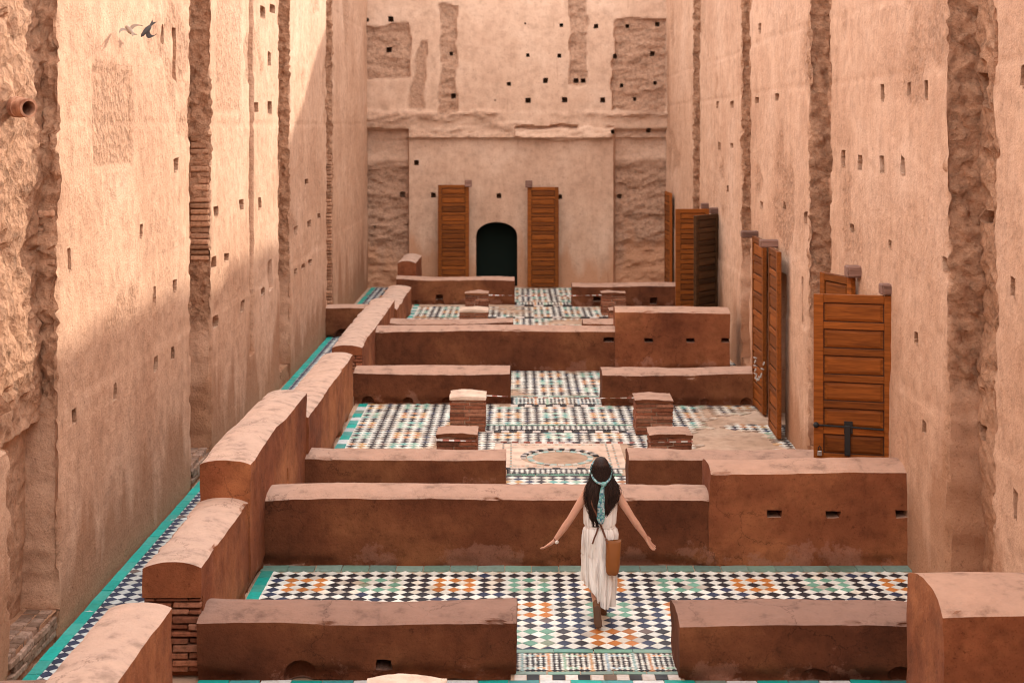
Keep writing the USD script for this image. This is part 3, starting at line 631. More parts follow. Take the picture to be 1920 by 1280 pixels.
def pillar(x0, x1, y0, y1, h, label, top=(.50, .29, .2), pale=False):
    t = thing("brick_pillar", label, "pillar")
    add(t, "mortar_core", to_man(*arrays(box([x0 + .03, y0 + .03, -.05], [x1 - .03, y1 - .03, h - .02]))).refine_to_length(.1), "bare_earth", smooth=False, pv=None)
    z, k = 0.0, 0
    zc = h - .06
    while z < zc - .02:
        hh = .062 * rb.uniform(.9, 1.1); hh = min(hh, zc - z); s = (.55 if k % 2 else .42)
        xm = x0 + (x1 - x0) * s; ym = y0 + (y1 - y0) * (1 - s)
        for (a, b) in (((x0, y0), (xm, y0 + .13)), ((xm, y0), (x1, y0 + .13)), ((x0, y1 - .13), (xm, y1)), ((xm, y1 - .13), (x1, y1)), ((x0, y0 + .13), (x0 + .13, y1 - .13)), ((x1 - .13, y0 + .13), (x1, y1 - .13))):
            brick(t, [a[0] + .006, a[1] + .006, z + .006], [b[0] - .006, b[1] - .006, z + hh - .006])
        z += hh; k += 1
    hw = (x1 - x0) / 2
    prof = [(x0, zc), (x1, zc)] + [((x0 + x1) / 2 + (hw + .005) * s, zc + .042 + .018 * (1 - abs(s) ** 3)) for s in np.linspace(1, -1, 9)]
    cap = m3.CrossSection([np.array(prof)]).extrude(y1 - y0).transform([[1, 0, 0, 0], [0, 0, -1, y1], [0, 1, 0, 0]]).refine_to_length(.05)
    v, f = arrays(cap); v = v + (np.stack([fbm(v * 5 + i, 3, i) for i in range(3)], -1) - .5) * .05
    add(t, "mortar_cap", (v, f), "pale_cap" if pale else "low_wall_render", pv={"rough": np.zeros(len(v))})
    return t


earth("pale_cap", (0.60, 0.44, 0.33), (0.70, 0.53, 0.41), (0.78, 0.61, 0.48), (0.5, 0.35, 0.22), bump=0.5, streak=False)
pillar(-1.09, -.50, 23.95, 24.6, .57, "brick pillar with a pale cream cap left of the tiled middle floor", pale=True)
pillar(1.93, 2.54, 23.7, 24.35, .57, "brown capped brick pillar right of the tiled middle floor, with tape tied to it")
pillar(-1.17, -.57, 21.45, 22.0, .50, "brick pillar stub left of the round basin with tape across its front")
pillar(1.95, 2.57, 21.4, 21.95, .50, "brick pillar stub right of the round basin with tape across its front")
pillar(-1.35, -.73, 38.6, 39.2, .59, "far brick pillar before the farthest left low wall")
pillar(2.25, 2.9, 38.6, 39.2, .59, "far brick pillar before the farthest right low wall")
pillar(-1.41, -.70, 36.2, 36.85, .45, "far low brick pillar with a pale cap, left of the gap", pale=True)
pillar(2.3, 2.95, 36.2, 36.85, .45, "far low brick stub mostly hidden behind the raised middle wall")
pillar(-1.18, -.57, 11.2, 11.83, .57, "pillar whose pale cap just shows at the bottom edge of the view", pale=True)

# bricks in the broken sides and ledges of the left and right wall niches
def niche_bricks(parent, side, y, X, z0, z1, ch, d0=.02, d1=.30):
    z = z0
    while z < z1:
        h = ch * rb.uniform(.85, 1.15); e = .05 * rb.random()
        a, b = sorted([side * (X + d0), side * (X + d1)])
        brick(parent, [a, y - .045 - e * .5, z + .006], [b, y + .06, z + h - .006], b=.018, pal=BE)
        z += h


niche_bricks(LW, -1, 14.42, XL, 3.62, 4.12, .082, d1=.22)
niche_bricks(LW, -1, 21.62, XL, 3.0, 4.75, .085)
niche_bricks(LW, -1, 36.9, XL + .12, .35, 4.4, .085)
for (y0, y1) in [(13.05, 14.33), (20.35, 21.55)]:
    n = 11
    for i in range(n):
        a = y0 + (y1 - y0) * i / n
        for (xa, xb) in ((-4.79, -4.655), (-4.645, -4.53)):
            brick(LW, [xa, a + .008, .2], [xb, a + (y1 - y0) / n - .008, .272], pal=BL)
    for k in range(3):
        for i in range(6):
            a = y0 + (y1 - y0) * (i + (.5 if k % 2 else 0)) / 6
            brick(LW, [-4.56, a + .008, .02 + k * .065], [-4.49, min(a + (y1 - y0) / 6 - .008, y1 + .03), .08 + k * .065], pal=BL)

# ------------------------------------------------------------------ mosaic floors
DARK, INK, GREEN, ORANGE, WHITE, TEAL = (.030, .026, .030), (.035, .045, .085), (.17, .37, .27), (.52, .19, .045), (.78, .79, .71), (.012, .40, .33)
SAGE = (.20, .34, .27); SAND = (.50, .35, .24); BLUEW = (.62, .66, .64)
DG = .163
rt = np.random.default_rng(5)


def tiles(cx, cy, hx, hy, col, z, diamond=True, th=.02, worn=0.0):
    """Slabs with slightly uneven tops: vertices, faces, per-vertex tint. Arrays of centres and half sizes."""
    n = len(cx); c = np.broadcast_to(np.asarray(col, float), (n, 3)) * rt.uniform(.82, 1.12, (n, 1))
    off = np.array([[1, 0], [0, 1], [-1, 0], [0, -1]]) if diamond else np.array([[1, -1], [1, 1], [-1, 1], [-1, -1]])
    hx, hy = np.broadcast_to(hx, n), np.broadcast_to(hy, n)
    tx, ty, tz = rt.normal(0, .014, n), rt.normal(0, .014, n), rt.normal(0, .0012, n)
    cx, cy = cx + rt.normal(0, .0012, n), cy + rt.normal(0, .0012, n); hx, hy = hx * rt.uniform(.965, 1.01, n), hy * rt.uniform(.965, 1.01, n)
    c = np.where((rt.random(n) < .03)[:, None], c * .5 + np.array([.30, .20, .13]) * .5, c)
    top, bot = [], []
    for o in off:
        dx, dy = o[0] * hx, o[1] * hy
        top.append(np.stack([cx + dx, cy + dy, z + tz + dx * tx + dy * ty], -1))
        bot.append(np.stack([cx + dx, cy + dy, np.full(n, z - th)], -1))
    v = np.stack(top + bot, 1)
    f0 = np.array([[0, 1, 2], [0, 2, 3]] + [x for i in range(4) for x in ([i, 4 + i, 4 + (i + 1) % 4], [i, 4 + (i + 1) % 4, (i + 1) % 4])])
    f = f0[None] + 8 * np.arange(n)[:, None, None]
    return v.reshape(-1, 3), f.reshape(-1, 3), np.repeat(c, 8, 0)


def lattice(x0, x1, y0, y1, ox, oy, pal=None, d=DG, aged=None, wcol=WHITE, dcol=DARK):
    """Diamonds of side d/sqrt2 turned on their points. Returns centres and colours, dark lattice and white lattice."""
    i0, i1 = math.floor((x0 - ox) / d) - 1, math.ceil((x1 - ox) / d) + 1
    j0, j1 = math.floor((y0 - oy) / d) - 1, math.ceil((y1 - oy) / d) + 1
    I, J = [a.ravel() for a in np.meshgrid(np.arange(i0, i1 + 1), np.arange(j0, j1 + 1), indexing="ij")]
    X, Y = ox + I * d, oy + J * d
    k = -J                                       # rows counted towards the camera
    ci, ck = (I + 2) % 5, k % 5
    colr = (ci >= 1) & (ci <= 3) & (ck >= 1) & (ck <= 3) & ~((ci == 2) & (ck == 2))
    par = (np.floor_divide(I + 2, 5) + np.floor_divide(k, 5)) % 2
    col = np.where(colr[:, None], np.where(par[:, None] == 0, GREEN, ORANGE), dcol)
    blue = rt.random(len(X)) < np.clip((16.4 - Y) / 3, .12, .6)
    col = np.where(~colr[:, None] & blue[:, None], INK, col)
    X2, Y2 = X + d / 2, Y + d / 2
    col2 = np.broadcast_to(wcol, (len(X), 3)) * 1.0 * np.where(rt.random(len(X))[:, None] < .12, [1.0, .93, .86], [1, 1, 1])
    X, Y, col = np.concatenate([X, X2]), np.concatenate([Y, Y2]), np.vstack([col, col2])
    m = (X > x0 - d * .1) & (X < x1 + d * .1) & (Y > y0 - d * .1) & (Y < y1 + d * .1)
    return X[m], Y[m], col[m]


def floor_thing(label):
    return thing("floor", label, kind="structure")


def bed(parent, x0, x1, y0, y1, z=-.012, name="mortar_bed", holes=None):
    add(parent, name, box([x0, y0, z - .03], [x1, y1, z]), "bare_earth", smooth=False, pv={"rough": np.zeros(8)})


def lay(parent, X, Y, col, d=DG, visible=None, limit=300, z=0.0, joint=.0018, part="tile"):
    """The most visible tiles as parts of their own, the rest as one part."""
    h = d / 2 - joint
    vis = np.ones(len(X), bool) if visible is None else visible(X, Y)
    order = np.lexsort((Y, ~vis))
    one = np.zeros(len(X), bool); one[order[:min(limit, int(vis.sum()))]] = True
    if limit:
        for i in np.nonzero(one)[0]:
            v, f, c = tiles(X[i:i + 1], Y[i:i + 1], h, h, col[i:i + 1], z)
            add(parent, part, (v, f), "glazed_tile", smooth=False, pv={"tint": c})
    r = ~one
    if r.any():
        v, f, c = tiles(X[r], Y[r], h, h, col[r], z)
        add(parent, part + "_field", (v, f), "glazed_tile", smooth=False, pv={"tint": c}, kind="stuff")


def band(parent, x0, x1, y0, y1, step, cols, z=0.005, name="border_tile", along="x", joint=.003):
    L0, L1 = (x0, x1) if along == "x" else (y0, y1)
    n = max(1, int(round((L1 - L0) / step))); e = np.linspace(L0, L1, n + 1); c = (e[:-1] + e[1:]) / 2; hl = (L1 - L0) / n / 2 - joint
    col = np.array([cols[i % len(cols)] for i in range(n)]) * rt.uniform(.8, 1.15, (n, 1))
    if along == "x": a = tiles(c, np.full(n, (y0 + y1) / 2), hl, (y1 - y0) / 2 - joint, col, z, False)
    else: a = tiles(np.full(n, (x0 + x1) / 2), c, (x1 - x0) / 2 - joint, hl, col, z, False)
    add(parent, name, a[:2], "glazed_tile", smooth=False, pv={"tint": a[2]}, kind="stuff")


def small_strip(parent, x0, x1, y0, y1, d, z=0.005):
    """A strip of fine mosaic with coloured rings."""
    ny = max(1, int(round((y1 - y0) / d))); dy = (y1 - y0) / ny
    I, J = [a.ravel() for a in np.meshgrid(np.arange(int((x1 - x0) / d)), np.arange(ny), indexing="ij")]
    X, Y = x0 + (I + .5) * d, y0 + (J + .5) * dy
    g = I // 4; cc = np.array([(.33, .5, .48), (.62, .30, .14), (.30, .50, .36), (.60, .36, .18), (.36, .50, .58)])[g % 5]
    ring = (I % 8 == 1) | (I % 8 == 6) | (((I % 8 > 1) & (I % 8 < 6)) & ((J == 1) | (J == ny - 2)))
    col = np.where(ring[:, None] & (ny > 4), cc, DARK)
    X2, Y2 = X[J < ny - 1] + d / 2, Y[J < ny - 1] + dy / 2
    Xa, Ya, ca = np.concatenate([X, X2]), np.concatenate([Y, Y2]), np.vstack([col, np.broadcast_to(WHITE, (len(X2), 3))])
    a = tiles(Xa, Ya, d / 2 - .002, dy / 2 - .002, ca, z)
    add(parent, "small_mosaic", a[:2], "glazed_tile", smooth=False, pv={"tint": a[2]}, kind="stuff")


# front room
F1 = floor_thing("checkered diamond tile floor of the front room under the woman, white, black, green and orange")
bed(F1, -2.9, 4.5, 13.97, 16.72)
X, Y, C = lattice(-2.72, 4.40, 14.03, 16.44, .141, 16.30)
vis1 = lambda X, Y: ((X > -.05) & (X < 1.55) & (Y < 16.4)) | (Y > 14.62 + .0 * X) & (X < 4.2)
lay(F1, X, Y, C, visible=lambda X, Y: ((X > 0) & (X < 1.5)) | (Y > 15.9), limit=300)
band(F1, -2.88, 4.45, 16.46, 16.66, .30, [SAGE, (.17, .28, .24), (.22, .33, .28)])
band(F1, -2.86, -2.72, 13.97, 16.46, .26, [TEAL, (.05, .33, .27)], along="y")
bed(F1, -.05, 1.52, 13.05, 13.97, z=-.004)
band(F1, -.02, 1.49, 13.915, 14.0, .34, [SAGE, (.16, .36, .30), GREEN])
small_strip(F1, -.02, 1.49, 13.44, 13.905, .0498)
band(F1, -.02, 1.49, 13.36, 13.43, .3, [(.30, .42, .36), SAGE])
band(F1, -.02, 1.49, 13.22, 13.355, .118, [(.66, .60, .54), (.02, .02, .022)])
F0 = floor_thing("sliver of tile floor at the bottom edge of the view below the nearest low walls")
bed(F0, -2.86, 4.5, 10.0, 13.22)
X, Y, C = lattice(-2.7, 4.4, 10.6, 13.05, .141, 13.1); lay(F0, X, Y, C, limit=0)
band(F0, -2.86, 4.4, 13.06, 13.215, .28, [TEAL, (.06, .3, .3), BLUEW])
# hidden strip and middle room
F2 = floor_thing("tile floor of the middle room with the round basin, bordered by fine mosaic strips")
bed(F2, -2.9, 4.5, 17.2, 29.95)
dmg = lambda X, Y: fbm(np.stack([X * .9 + 3, Y * .7, X * 0], -1), 4, 77)


def revive(C):
    g, o_ = (C[:, 1] > C[:, 0] * 1.3) & (C[:, 1] > .1), (C[:, 0] > .3) & (C[:, 2] < .2)
    C = np.where(g[:, None], np.where((rt.random(len(C)) < .45)[:, None], np.array([.14, .40, .36]), np.array([.26, .46, .36])), C)
    return np.where(o_[:, None], np.where((rt.random(len(C)) < .5)[:, None], np.array([.56, .32, .12]), np.array([.50, .23, .10])), C)


def middle(x0, x1, y0, y1, ox, oy, limit, visible=None):
    X, Y, C = lattice(x0, x1, y0, y1, ox, oy); C = revive(C)
    sand = dmg(X, Y) + .22 * np.exp(-((X - 3.7) / .7) ** 2 - ((Y - 23.0) / 1.3) ** 2) + .20 * np.exp(-((X + 1.7) / .8) ** 2 - ((Y - 22.6) / .25) ** 2) + .3 * np.exp(-((X - 1.6) / .35) ** 2 - ((Y - 22.5) / .6) ** 2)
    lost = sand > .70
    X, Y, C, sand = X[~lost], Y[~lost], C[~lost], sand[~lost]
    wear = sstep(.60, .70, sand)[:, None] * .8
    C = C * (1 - wear) + np.array(SAND) * wear
    lay(F2, X, Y, C, limit=limit, visible=visible)


middle(-2.84, 4.42, 17.4, 20.95, .68, 20.75, 0)
band(F2, -.14, 1.52, 20.96, 21.03, .2, [SAGE, GREEN])
small_strip(F2, -.14, 1.52, 21.04, 21.36, .075)
middle(-2.66, -.33, 20.98, 26.30, .68, 20.75, 150, lambda X, Y: Y > 21.7)
band(F2, -2.82, -2.66, 20.6, 26.35, .3, [TEAL, (.07, .36, .32), BLUEW], along="y")
middle(1.62, 4.42, 20.98, 26.15, .68, 20.75, 100, lambda X, Y: (X > 2.7) & (Y > 21.8))
middle(-.33, 1.62, 23.2, 23.86, .68, 20.75, 30)
band(F2, -.5, 1.93, 23.87, 24.03, .128, [(.66, .60, .54), (.02, .02, .022)])
small_strip(F2, -.5, 1.93, 24.06, 24.44, .09)
band(F2, -.5, 1.93, 24.45, 24.52, .3, [SAGE, GREEN])
middle(-.33, 1.62, 24.53, 26.1, .68, 20.75, 20)
band(F2, -.1, 1.53, 26.12, 26.26, .125, [(.66, .60, .54), (.02, .02, .022)])
small_strip(F2, -.1, 1.53, 26.3, 26.98, .07)
band(F2, -.1, 1.53, 26.99, 27.12, .25, [(.35, .48, .42), SAGE])
middle(-2.84, 4.42, 27.14, 29.88, .68, 20.75, 0)
# basin panel
BX, BYY = .66, 22.1
def disc(r0, r1, z0, z1, n=64):
    t = np.linspace(0, 2 * np.pi, n, endpoint=False); e = np.stack([np.cos(t), np.sin(t)], -1)
    o = m3.CrossSection([e * r1]); 
    if r0: o = o - m3.CrossSection([e * r0])
    return o.extrude(z1 - z0).translate((BX, BYY, z0))
basin = thing("basin", "shallow round mosaic basin set in a sandy square between two brick pillar stubs", "basin")
sq = m3.CrossSection([np.array([(-.33, 21.42), (1.62, 21.42), (1.62, 23.02), (-.33, 23.02)])]).extrude(.02).translate((0, 0, -.012)) - disc(0, .60, -.2, .2)
add(basin, "surround", sq, "pale_cap", smooth=False)
add(basin, "bowl", disc(0, .60, -.06, -.035), "bare_earth", smooth=False)
for (r0, r1, n, cols, z) in ((.52, .60, 40, [(.66, .60, .54), (.03, .028, .03)], .008), (.42, .50, 26, [(.30, .48, .44), (.62, .58, .5)], -.005)):
    vs, fs, cs = [], [], []
    for i in range(n):
        a = np.array([i + .08, i + .92]) / n * 2 * np.pi
        if z > 0 and not (.05 < a[0] < 3.25 or 4.2 < a[0] < 4.5): continue
        pts = np.array([[BX + r * math.cos(x), BYY + r * math.sin(x), zz] for zz in (z - .05, z) for r in (r0, r1) for x in a])
        h = m3.Manifold.hull_points(pts); v, f = arrays(h)
        c = np.array(cols[i % 2]) * rt.uniform(.8, 1.1)
        if z > 0: add(basin, "rim_tile", (v, f), "glazed_tile", smooth=False, pv={"tint": np.repeat(c[None], len(v), 0)})
        else: vs.append(v); fs.append(f + sum(map(len, vs[:-1]))); cs.append(np.repeat(c[None], len(v), 0))
    if vs: add(basin, "inner_ring", (np.vstack(vs), np.vstack(fs)), "glazed_tile", smooth=False, pv={"tint": np.vstack(cs)}, kind="stuff")
# fine mosaic lines round the basin square
for (x0, x1, y0, y1, al) in ((-.33, 1.62, 23.04, 23.16, "x"), (-.33, 1.62, 21.37, 21.43, "x")):
    band(F2, x0, x1, y0, y1, .12 if al == "x" else .1, [(.62, .55, .48), (.03, .03, .035), (.62, .55, .48)], along=al)
for x in (-.20, -.08, 1.40, 1.50):
    band(basin, x - .018, x + .018, 21.45, 23.0, .06, [(.30, .42, .38), (.6, .5, .4), (.45, .22, .12)], along="y", z=.012, name="inlaid_line")
for y in (21.52, 22.93):
    band(basin, -.05, 1.37, y - .018, y + .018, .06, [(.30, .42, .38), (.6, .5, .4), (.45, .22, .12)], z=.012, name="inlaid_line")
# far room
F3 = floor_thing("worn mosaic floor of the far room in front of the end wall")
bed(F3, -2.9, 4.72, 30.5, 45.6)
def far(x0, x1, y0, y1):
    X, Y, C = lattice(x0, x1, y0, y1, .68, 38.0); C = revive(C)
    sand = dmg(X + 9, Y) + .25 * np.exp(-((X - 2.0) / 1.3) ** 2 - ((Y - 37.5) / 1.3) ** 2); lost = sand > .68
    X, Y, C, sand = X[~lost], Y[~lost], C[~lost], sand[~lost]; wear = sstep(.54, .68, sand)[:, None] * .8
    lay(F3, X, Y, C * (1 - wear) + np.array(SAND) * wear, limit=0)
far(-2.70, 4.65, 30.6, 38.05)
band(F3, -1.0, 2.4, 38.1, 38.3, .25, [(.66, .60, .54), (.02, .02, .022)])
far(-2.70, 4.65, 38.32, 40.45)
band(F3, -.05, 1.55, 40.55, 40.8, .25, [(.66, .60, .54), (.02, .02, .022)])
small_strip(F3, -.05, 1.55, 40.85, 41.5, .09)
far(-2.70, 4.65, 41.6, 45.1)
band(F3, -2.84, -2.70, 33.9, 40.9, .3, [TEAL, BLUEW], along="y")
# passage
F4 = floor_thing("narrow tiled passage floor along the left wall with a turquoise edging band")
bed(F4, -4.465, -3.36, 9.5, 45.6)
X, Y, C = lattice(-4.36, -3.38, 9.6, 45.2, -3.80, 16.30, dcol=INK, wcol=(.60, .63, .60))
gm = (C[:, 1] > .3) | (C[:, 0] > .4)
C = np.where((gm & (C[:, 2] < .5) & (rt.random(len(C)) < .65))[:, None], np.array(INK), C)
lay(F4, X, Y, C, visible=lambda X, Y: (Y > 13.05) & (X < -3.3 - .0 * Y), limit=300)
n = int((45.2 - 9.6) / .34)
yy = np.linspace(9.6, 45.2, n + 1)
for i in range(n):
    a = tiles(np.array([-4.395]), np.array([(yy[i] + yy[i + 1]) / 2]), .064, (yy[1] - yy[0]) / 2 - .002, np.array([[TEAL, (.025, .38, .31), (.05, .36, .30)][i % 3]]), 0.005, False)
    add(F4, "edging_tile", a[:2], "glazed_tile", smooth=False, pv={"tint": a[2]})

# ------------------------------------------------------------------ doors
def leaf(hinge, free, h, npan, label, z0=.03, th=.07, look="door_wood", face=1, bolt=False, group=None):
    """Panelled leaf from the hinge point to the free point; panels raised on both faces. One thing."""
    hx_, fx_ = np.array(hinge, float), np.array(free, float); w_ = np.linalg.norm(fx_ - hx_); ang = math.atan2(*(fx_ - hx_)[::-1])
    path = numbered("/World", "door_leaf"); x = UsdGeom.Xform.Define(stage, path)
    x.AddTranslateOp().Set(Gf.Vec3d(hinge[0], hinge[1], z0)); x.AddRotateZOp().Set(math.degrees(ang))
    tag(x, label, "door", "open wooden door leaves", "thing")
    st = .115; t2 = th / 2
    add(path, "backing_board", box([.03, -.008, .03], [w_ - .03, .008, h - .03]), "dark_joint", smooth=False)
    add(path, "stile", bevel_box([0, -t2, 0], [st, t2, h], .006), look, smooth=False)
    add(path, "stile", bevel_box([w_ - st, -t2, 0], [w_, t2, h], .006), look, smooth=False)
    pitch = (h - .10) / npan; rail = .085
    for i in range(npan + 1):
        z = i * pitch
        add(path, "rail", bevel_box([st + .001, -t2 + .003, z], [w_ - st - .001, t2 - .003, z + rail + (.015 if i in (0, npan) else 0)], .006), look, smooth=False)
    for i in range(npan):
        lo, hi = i * pitch + rail + .012, (i + 1) * pitch - .012
        if i == 0: lo += .015
        x0, x1 = st + .012, w_ - st - .012
        pts = []
        for s in (-1, 1):
            pts += [[x, s * .010, z] for x in (x0, x1) for z in (lo, hi)] + [[x, s * .027, z] for x in (x0 + .04, x1 - .04) for z in (lo + .03, hi - .03)]
        add(path, "panel", m3.Manifold.hull_points(np.array(pts)), look, smooth=False)
    if bolt:
        s = face; y = s * (t2 + .014)
        add(path, "bolt_bar", tube([[w_ - .02, y, 1.37], [w_ - .5, y, 1.36], [w_ - .82, y, 1.35]], .012), "iron")
        add(path, "bolt_knob", trimesh.util.concatenate([trimesh.creation.icosphere(2, .035).apply_translation([w_ - .03, y, 1.37])]), "iron", smooth=True)
        add(path, "bolt_plate", bevel_box([w_ - .46, min(y, s * t2), 1.28], [w_ - .36, max(y, s * t2) + .01 * 0, 1.43], .003), "iron", smooth=False)
        add(path, "hasp", bevel_box([w_ - .435, min(y, y + s * .02), 1.02], [w_ - .365, max(y, y + s * .02), 1.38], .006), "iron", smooth=False)
        add(path, "padlock", bevel_box([w_ - .10, min(s * t2, y + s * .01), 1.00], [w_ - .045, max(s * t2, y + s * .01), 1.06], .006), "pale_metal", smooth=False)
        add(path, "padlock_shackle", tube([[w_ - .09, y, 1.06], [w_ - .088, y, 1.10], [w_ - .072, y, 1.12], [w_ - .056, y, 1.10], [w_ - .055, y, 1.06]], .006), "iron")
    return path


def pivot(x0, x1, y0, y1, z0, z1, label):
    p = thing("pivot_block", label, "wooden block")
    add(p, "block", bevel_box([x0, y0, z0], [x1, y1, z1], .015), "block_wood", smooth=False)
    add(p, "end_cap", bevel_box([x0 + .015, y0 - .012, z0 + .015], [x1 - .015, y0, z1 - .015], .004), "block_wood", smooth=False)


leaf((4.50, 17.46), (3.59, 17.70), 2.94, 9, "nearest open door leaf, facing the camera, with an iron bolt and padlock", bolt=True, face=1)
leaf((4.38, 19.05), (4.14, 19.86), 2.99, 9, "door leaf whose top alone shows behind the nearest door leaf")
pivot(4.35, 4.57, 17.42, 17.62, 2.98, 3.11, "square wooden pivot block on the wall above the nearest door leaf")
pivot(4.28, 4.52, 18.93, 19.15, 3.03, 3.18, "wooden pivot block on the wall above the half hidden second door leaf")
leaf((4.20, 24.25), (4.17, 23.25), 2.96, 9, "right leaf of the pair seen edge on at mid right, nearer the camera")
leaf((4.26, 26.3), (4.27, 25.2), 2.99, 9, "left leaf of the edge on pair at mid right, touching the low wall")
pivot(4.05, 4.38, 26.3, 26.5, 2.98, 3.10, "wooden pivot block above the left leaf of the edge on pair")
pivot(4.05, 4.38, 24.3, 24.5, 2.97, 3.10, "wooden pivot block above the right leaf of the edge on pair")
leaf((4.58, 33.4), (3.97, 32.6), 2.96, 10, "dark shaded far door leaf standing behind the raised middle wall", look="shaded_door_wood")
leaf((4.62, 34.95), (3.79, 34.9), 2.98, 12, "orange far door leaf partly covered by the dark leaf in front of it")
pivot(4.42, 4.68, 33.42, 33.62, 2.98, 3.12, "wooden pivot block above the dark far door leaf")
pivot(4.42, 4.66, 35.0, 35.2, 3.0, 3.14, "wooden pivot block above the orange far door leaf")
leaf((4.52, 44.4), (4.54, 43.0), 2.98, 10, "farthest door leaf folded against the right wall beside the end wall")
leaf((bx(880), 45.08), (bx(822), 45.06), bz(345) - .05, 11, "left of the two orange door leaves flat on the end wall")
leaf((bx(989), 45.06), (bx(1047), 45.08), bz(349) - .05, 11, "right of the two orange door leaves flat on the end wall")
pivot(bx(872), bx(885), 44.98, 45.16, bz(350), bz(337), "dark pivot block above the left door leaf on the end wall")
pivot(bx(985), bx(998), 44.98, 45.16, bz(351), bz(338), "dark pivot block above the right door leaf on the end wall")
t = np.linspace(0, 1, 15)
pts = np.stack([4.12 - .05 * np.sin(t * np.pi), 25.3 - .95 * t, 1.02 - .08 * t - .28 * np.sin(t * np.pi) ** 1.3 + .12 * (t > .9)], -1)
ch = thing("chain", "pale chain hanging across the gap between the two edge on door leaves", "chain")
links = []
for i in range(14):
    c = (pts[i] + pts[i + 1]) / 2
    l_ = trimesh.creation.torus(.028, .008, 10, 6); l_.apply_scale([1, 1.5, 1]); l_.apply_transform(trimesh.transformations.rotation_matrix(np.pi / 2 * (i % 2) + .3, [0, 1, 0])); l_.apply_translation(c)
    links.append(l_); add(ch, "link", l_, "pale_metal", smooth=True)

# ------------------------------------------------------------------ barrier tape
def tape(p0, p1, sag, label, twist=3.0, w_=.03, n=120):
    p0, p1 = np.array(p0, float), np.array(p1, float); L = np.linalg.norm(p1 - p0)
    vs, fs, cs = [], [], []
    t = np.linspace(0, 1, n); c = p0 + (p1 - p0) * t[:, None]; c[:, 2] -= sag * 4 * t * (1 - t)
    for i in range(n - 1):
        for j, tt in ((0, i), (1, i + 1)):
            a = twist * np.pi * t[tt] + .3 * math.sin(9 * t[tt])
            up = np.array([0, math.sin(a), math.cos(a)]) * w_ / 2
            vs += [c[tt] - up, c[tt] + up]
        k = len(vs) - 4; fs += [[k, k + 2, k + 3], [k, k + 3, k + 1]]
        red = int(t[i] * L / .085) % 2
        cs += [[.40, .13, .09] if red else [.78, .74, .68]] * 4
    p = add("/World", numbered("", "barrier_tape")[1:], (np.array(vs), np.array(fs)), "plain_paint", smooth=False, pv={"tint": np.array(cs)})
    tag(stage.GetPrimAtPath(p), label, "barrier tape", "red and white barrier tapes", "thing")


tape((-.50, 24.2, .545), (1.93, 24.0, .545), .02, "thin red and white tape between the two taller middle brick pillars", w_=.018)
tape((-1.17, 21.42, .41), (2.57, 21.36, .40), .03, "red and white tape stretched past the round basin between the two pillar stubs", w_=.024, n=200)
tape((2.54, 24.0, .50), (2.75, 24.9, .12), .05, "short loose end of tape trailing right from the brown capped pillar", n=30, w_=.03)
tape((-.73, 38.65, .53), (2.25, 38.65, .53), .02, "distant white tape between the far brick pillars", w_=.025)

# ------------------------------------------------------------------ pipe and birds
pp = thing("clay_pipe", "short clay drain pipe sticking out of the rough left wall at upper left", "pipe")
a0, a1 = np.array([-5.20, 13.95, 5.22]), np.array([-4.42, 13.30, 5.155])
dirp = (a1 - a0) / np.linalg.norm(a1 - a0)
ring = m3.CrossSection.circle(.088, 28) - m3.CrossSection.circle(.066, 28)
pipe = ring.extrude(float(np.linalg.norm(a1 - a0)))
lipp = (m3.CrossSection.circle(.097, 28) - m3.CrossSection.circle(.067, 28)).extrude(.07)
zax = dirp; xx = np.cross([0, 0, 1.0], zax); xx /= np.linalg.norm(xx); yx = np.cross(zax, xx)
def orient(m, o): 
    v, f = arrays(m); return v @ np.stack([xx, yx, zax]) + o, f
add(pp, "barrel", orient(pipe, a0), "clay_pipe")
add(pp, "collar", orient(lipp, a0 + dirp * .80), "clay_pipe")


def bird(pos, label, yaw, wing_up, span, look, pitch=0.):
    path = numbered("/World", "bird"); x = UsdGeom.Xform.Define(stage, path)
    x.AddTranslateOp().Set(Gf.Vec3d(*pos)); x.AddRotateZYXOp().Set(Gf.Vec3f(pitch, 0, yaw)); tag(x, label, "bird", "birds flying past the left wall", "thing")
    prof = [(-.085, .006), (-.06, .022), (-.02, .032), (.03, .028), (.055, .020), (.075, .021), (.092, .012), (.108, .003)]
    b = tube([[0, y, .004 * math.sin(y * 30)] for y, r in prof], [r for _, r in prof], 12)
    add(path, "body", b, look, smooth=True)
    for s in (-1, 1):
        n = 9; pts_t, pts_b = [], []
        vs, fs = [], []
        for i in range(n):
            t = i / (n - 1); xx_ = s * (.02 + span * t); z = wing_up * math.sin(t * 1.7) * span
            lead = .045 - .10 * t ** 1.6 + .04 * math.sin(t * 3); ch_ = .065 * (1 - t ** 2.2) + .006
            vs += [[xx_, lead, z + .004], [xx_, lead - ch_, z + .001], [xx_, lead - ch_ * .4, z + .008], [xx_, lead - ch_ * .4, z - .003]]
        for i in range(n - 1):
            a, b_ = 4 * i, 4 * i + 4
            for (p, q) in ((0, 2), (2, 1), (1, 3), (3, 0)): fs += [[a + p, b_ + p, b_ + q], [a + p, b_ + q, a + q]]
        add(path, "wing", (np.array(vs), np.array(fs)), look, smooth=False)
    tv = np.array([[-.012, -.07, 0], [.012, -.07, 0], [.03, -.15, 0], [0, -.125, 0], [-.03, -.15, 0], [-.012, -.07, .006], [.012, -.07, .006], [.03, -.15, .004], [0, -.125, .004], [-.03, -.15, .004]])
    tf = np.array([[0, 1, 3], [1, 2, 3], [0, 3, 4], [5, 8, 6], [6, 8, 7], [5, 9, 8], [0, 5, 1], [1, 5, 6], [1, 6, 2], [2, 6, 7], [2, 7, 3], [3, 7, 8], [3, 8, 4], [4, 8, 9], [4, 9, 0], [0, 9, 5]])
    add(path, "tail", (tv, tf), look, smooth=False)


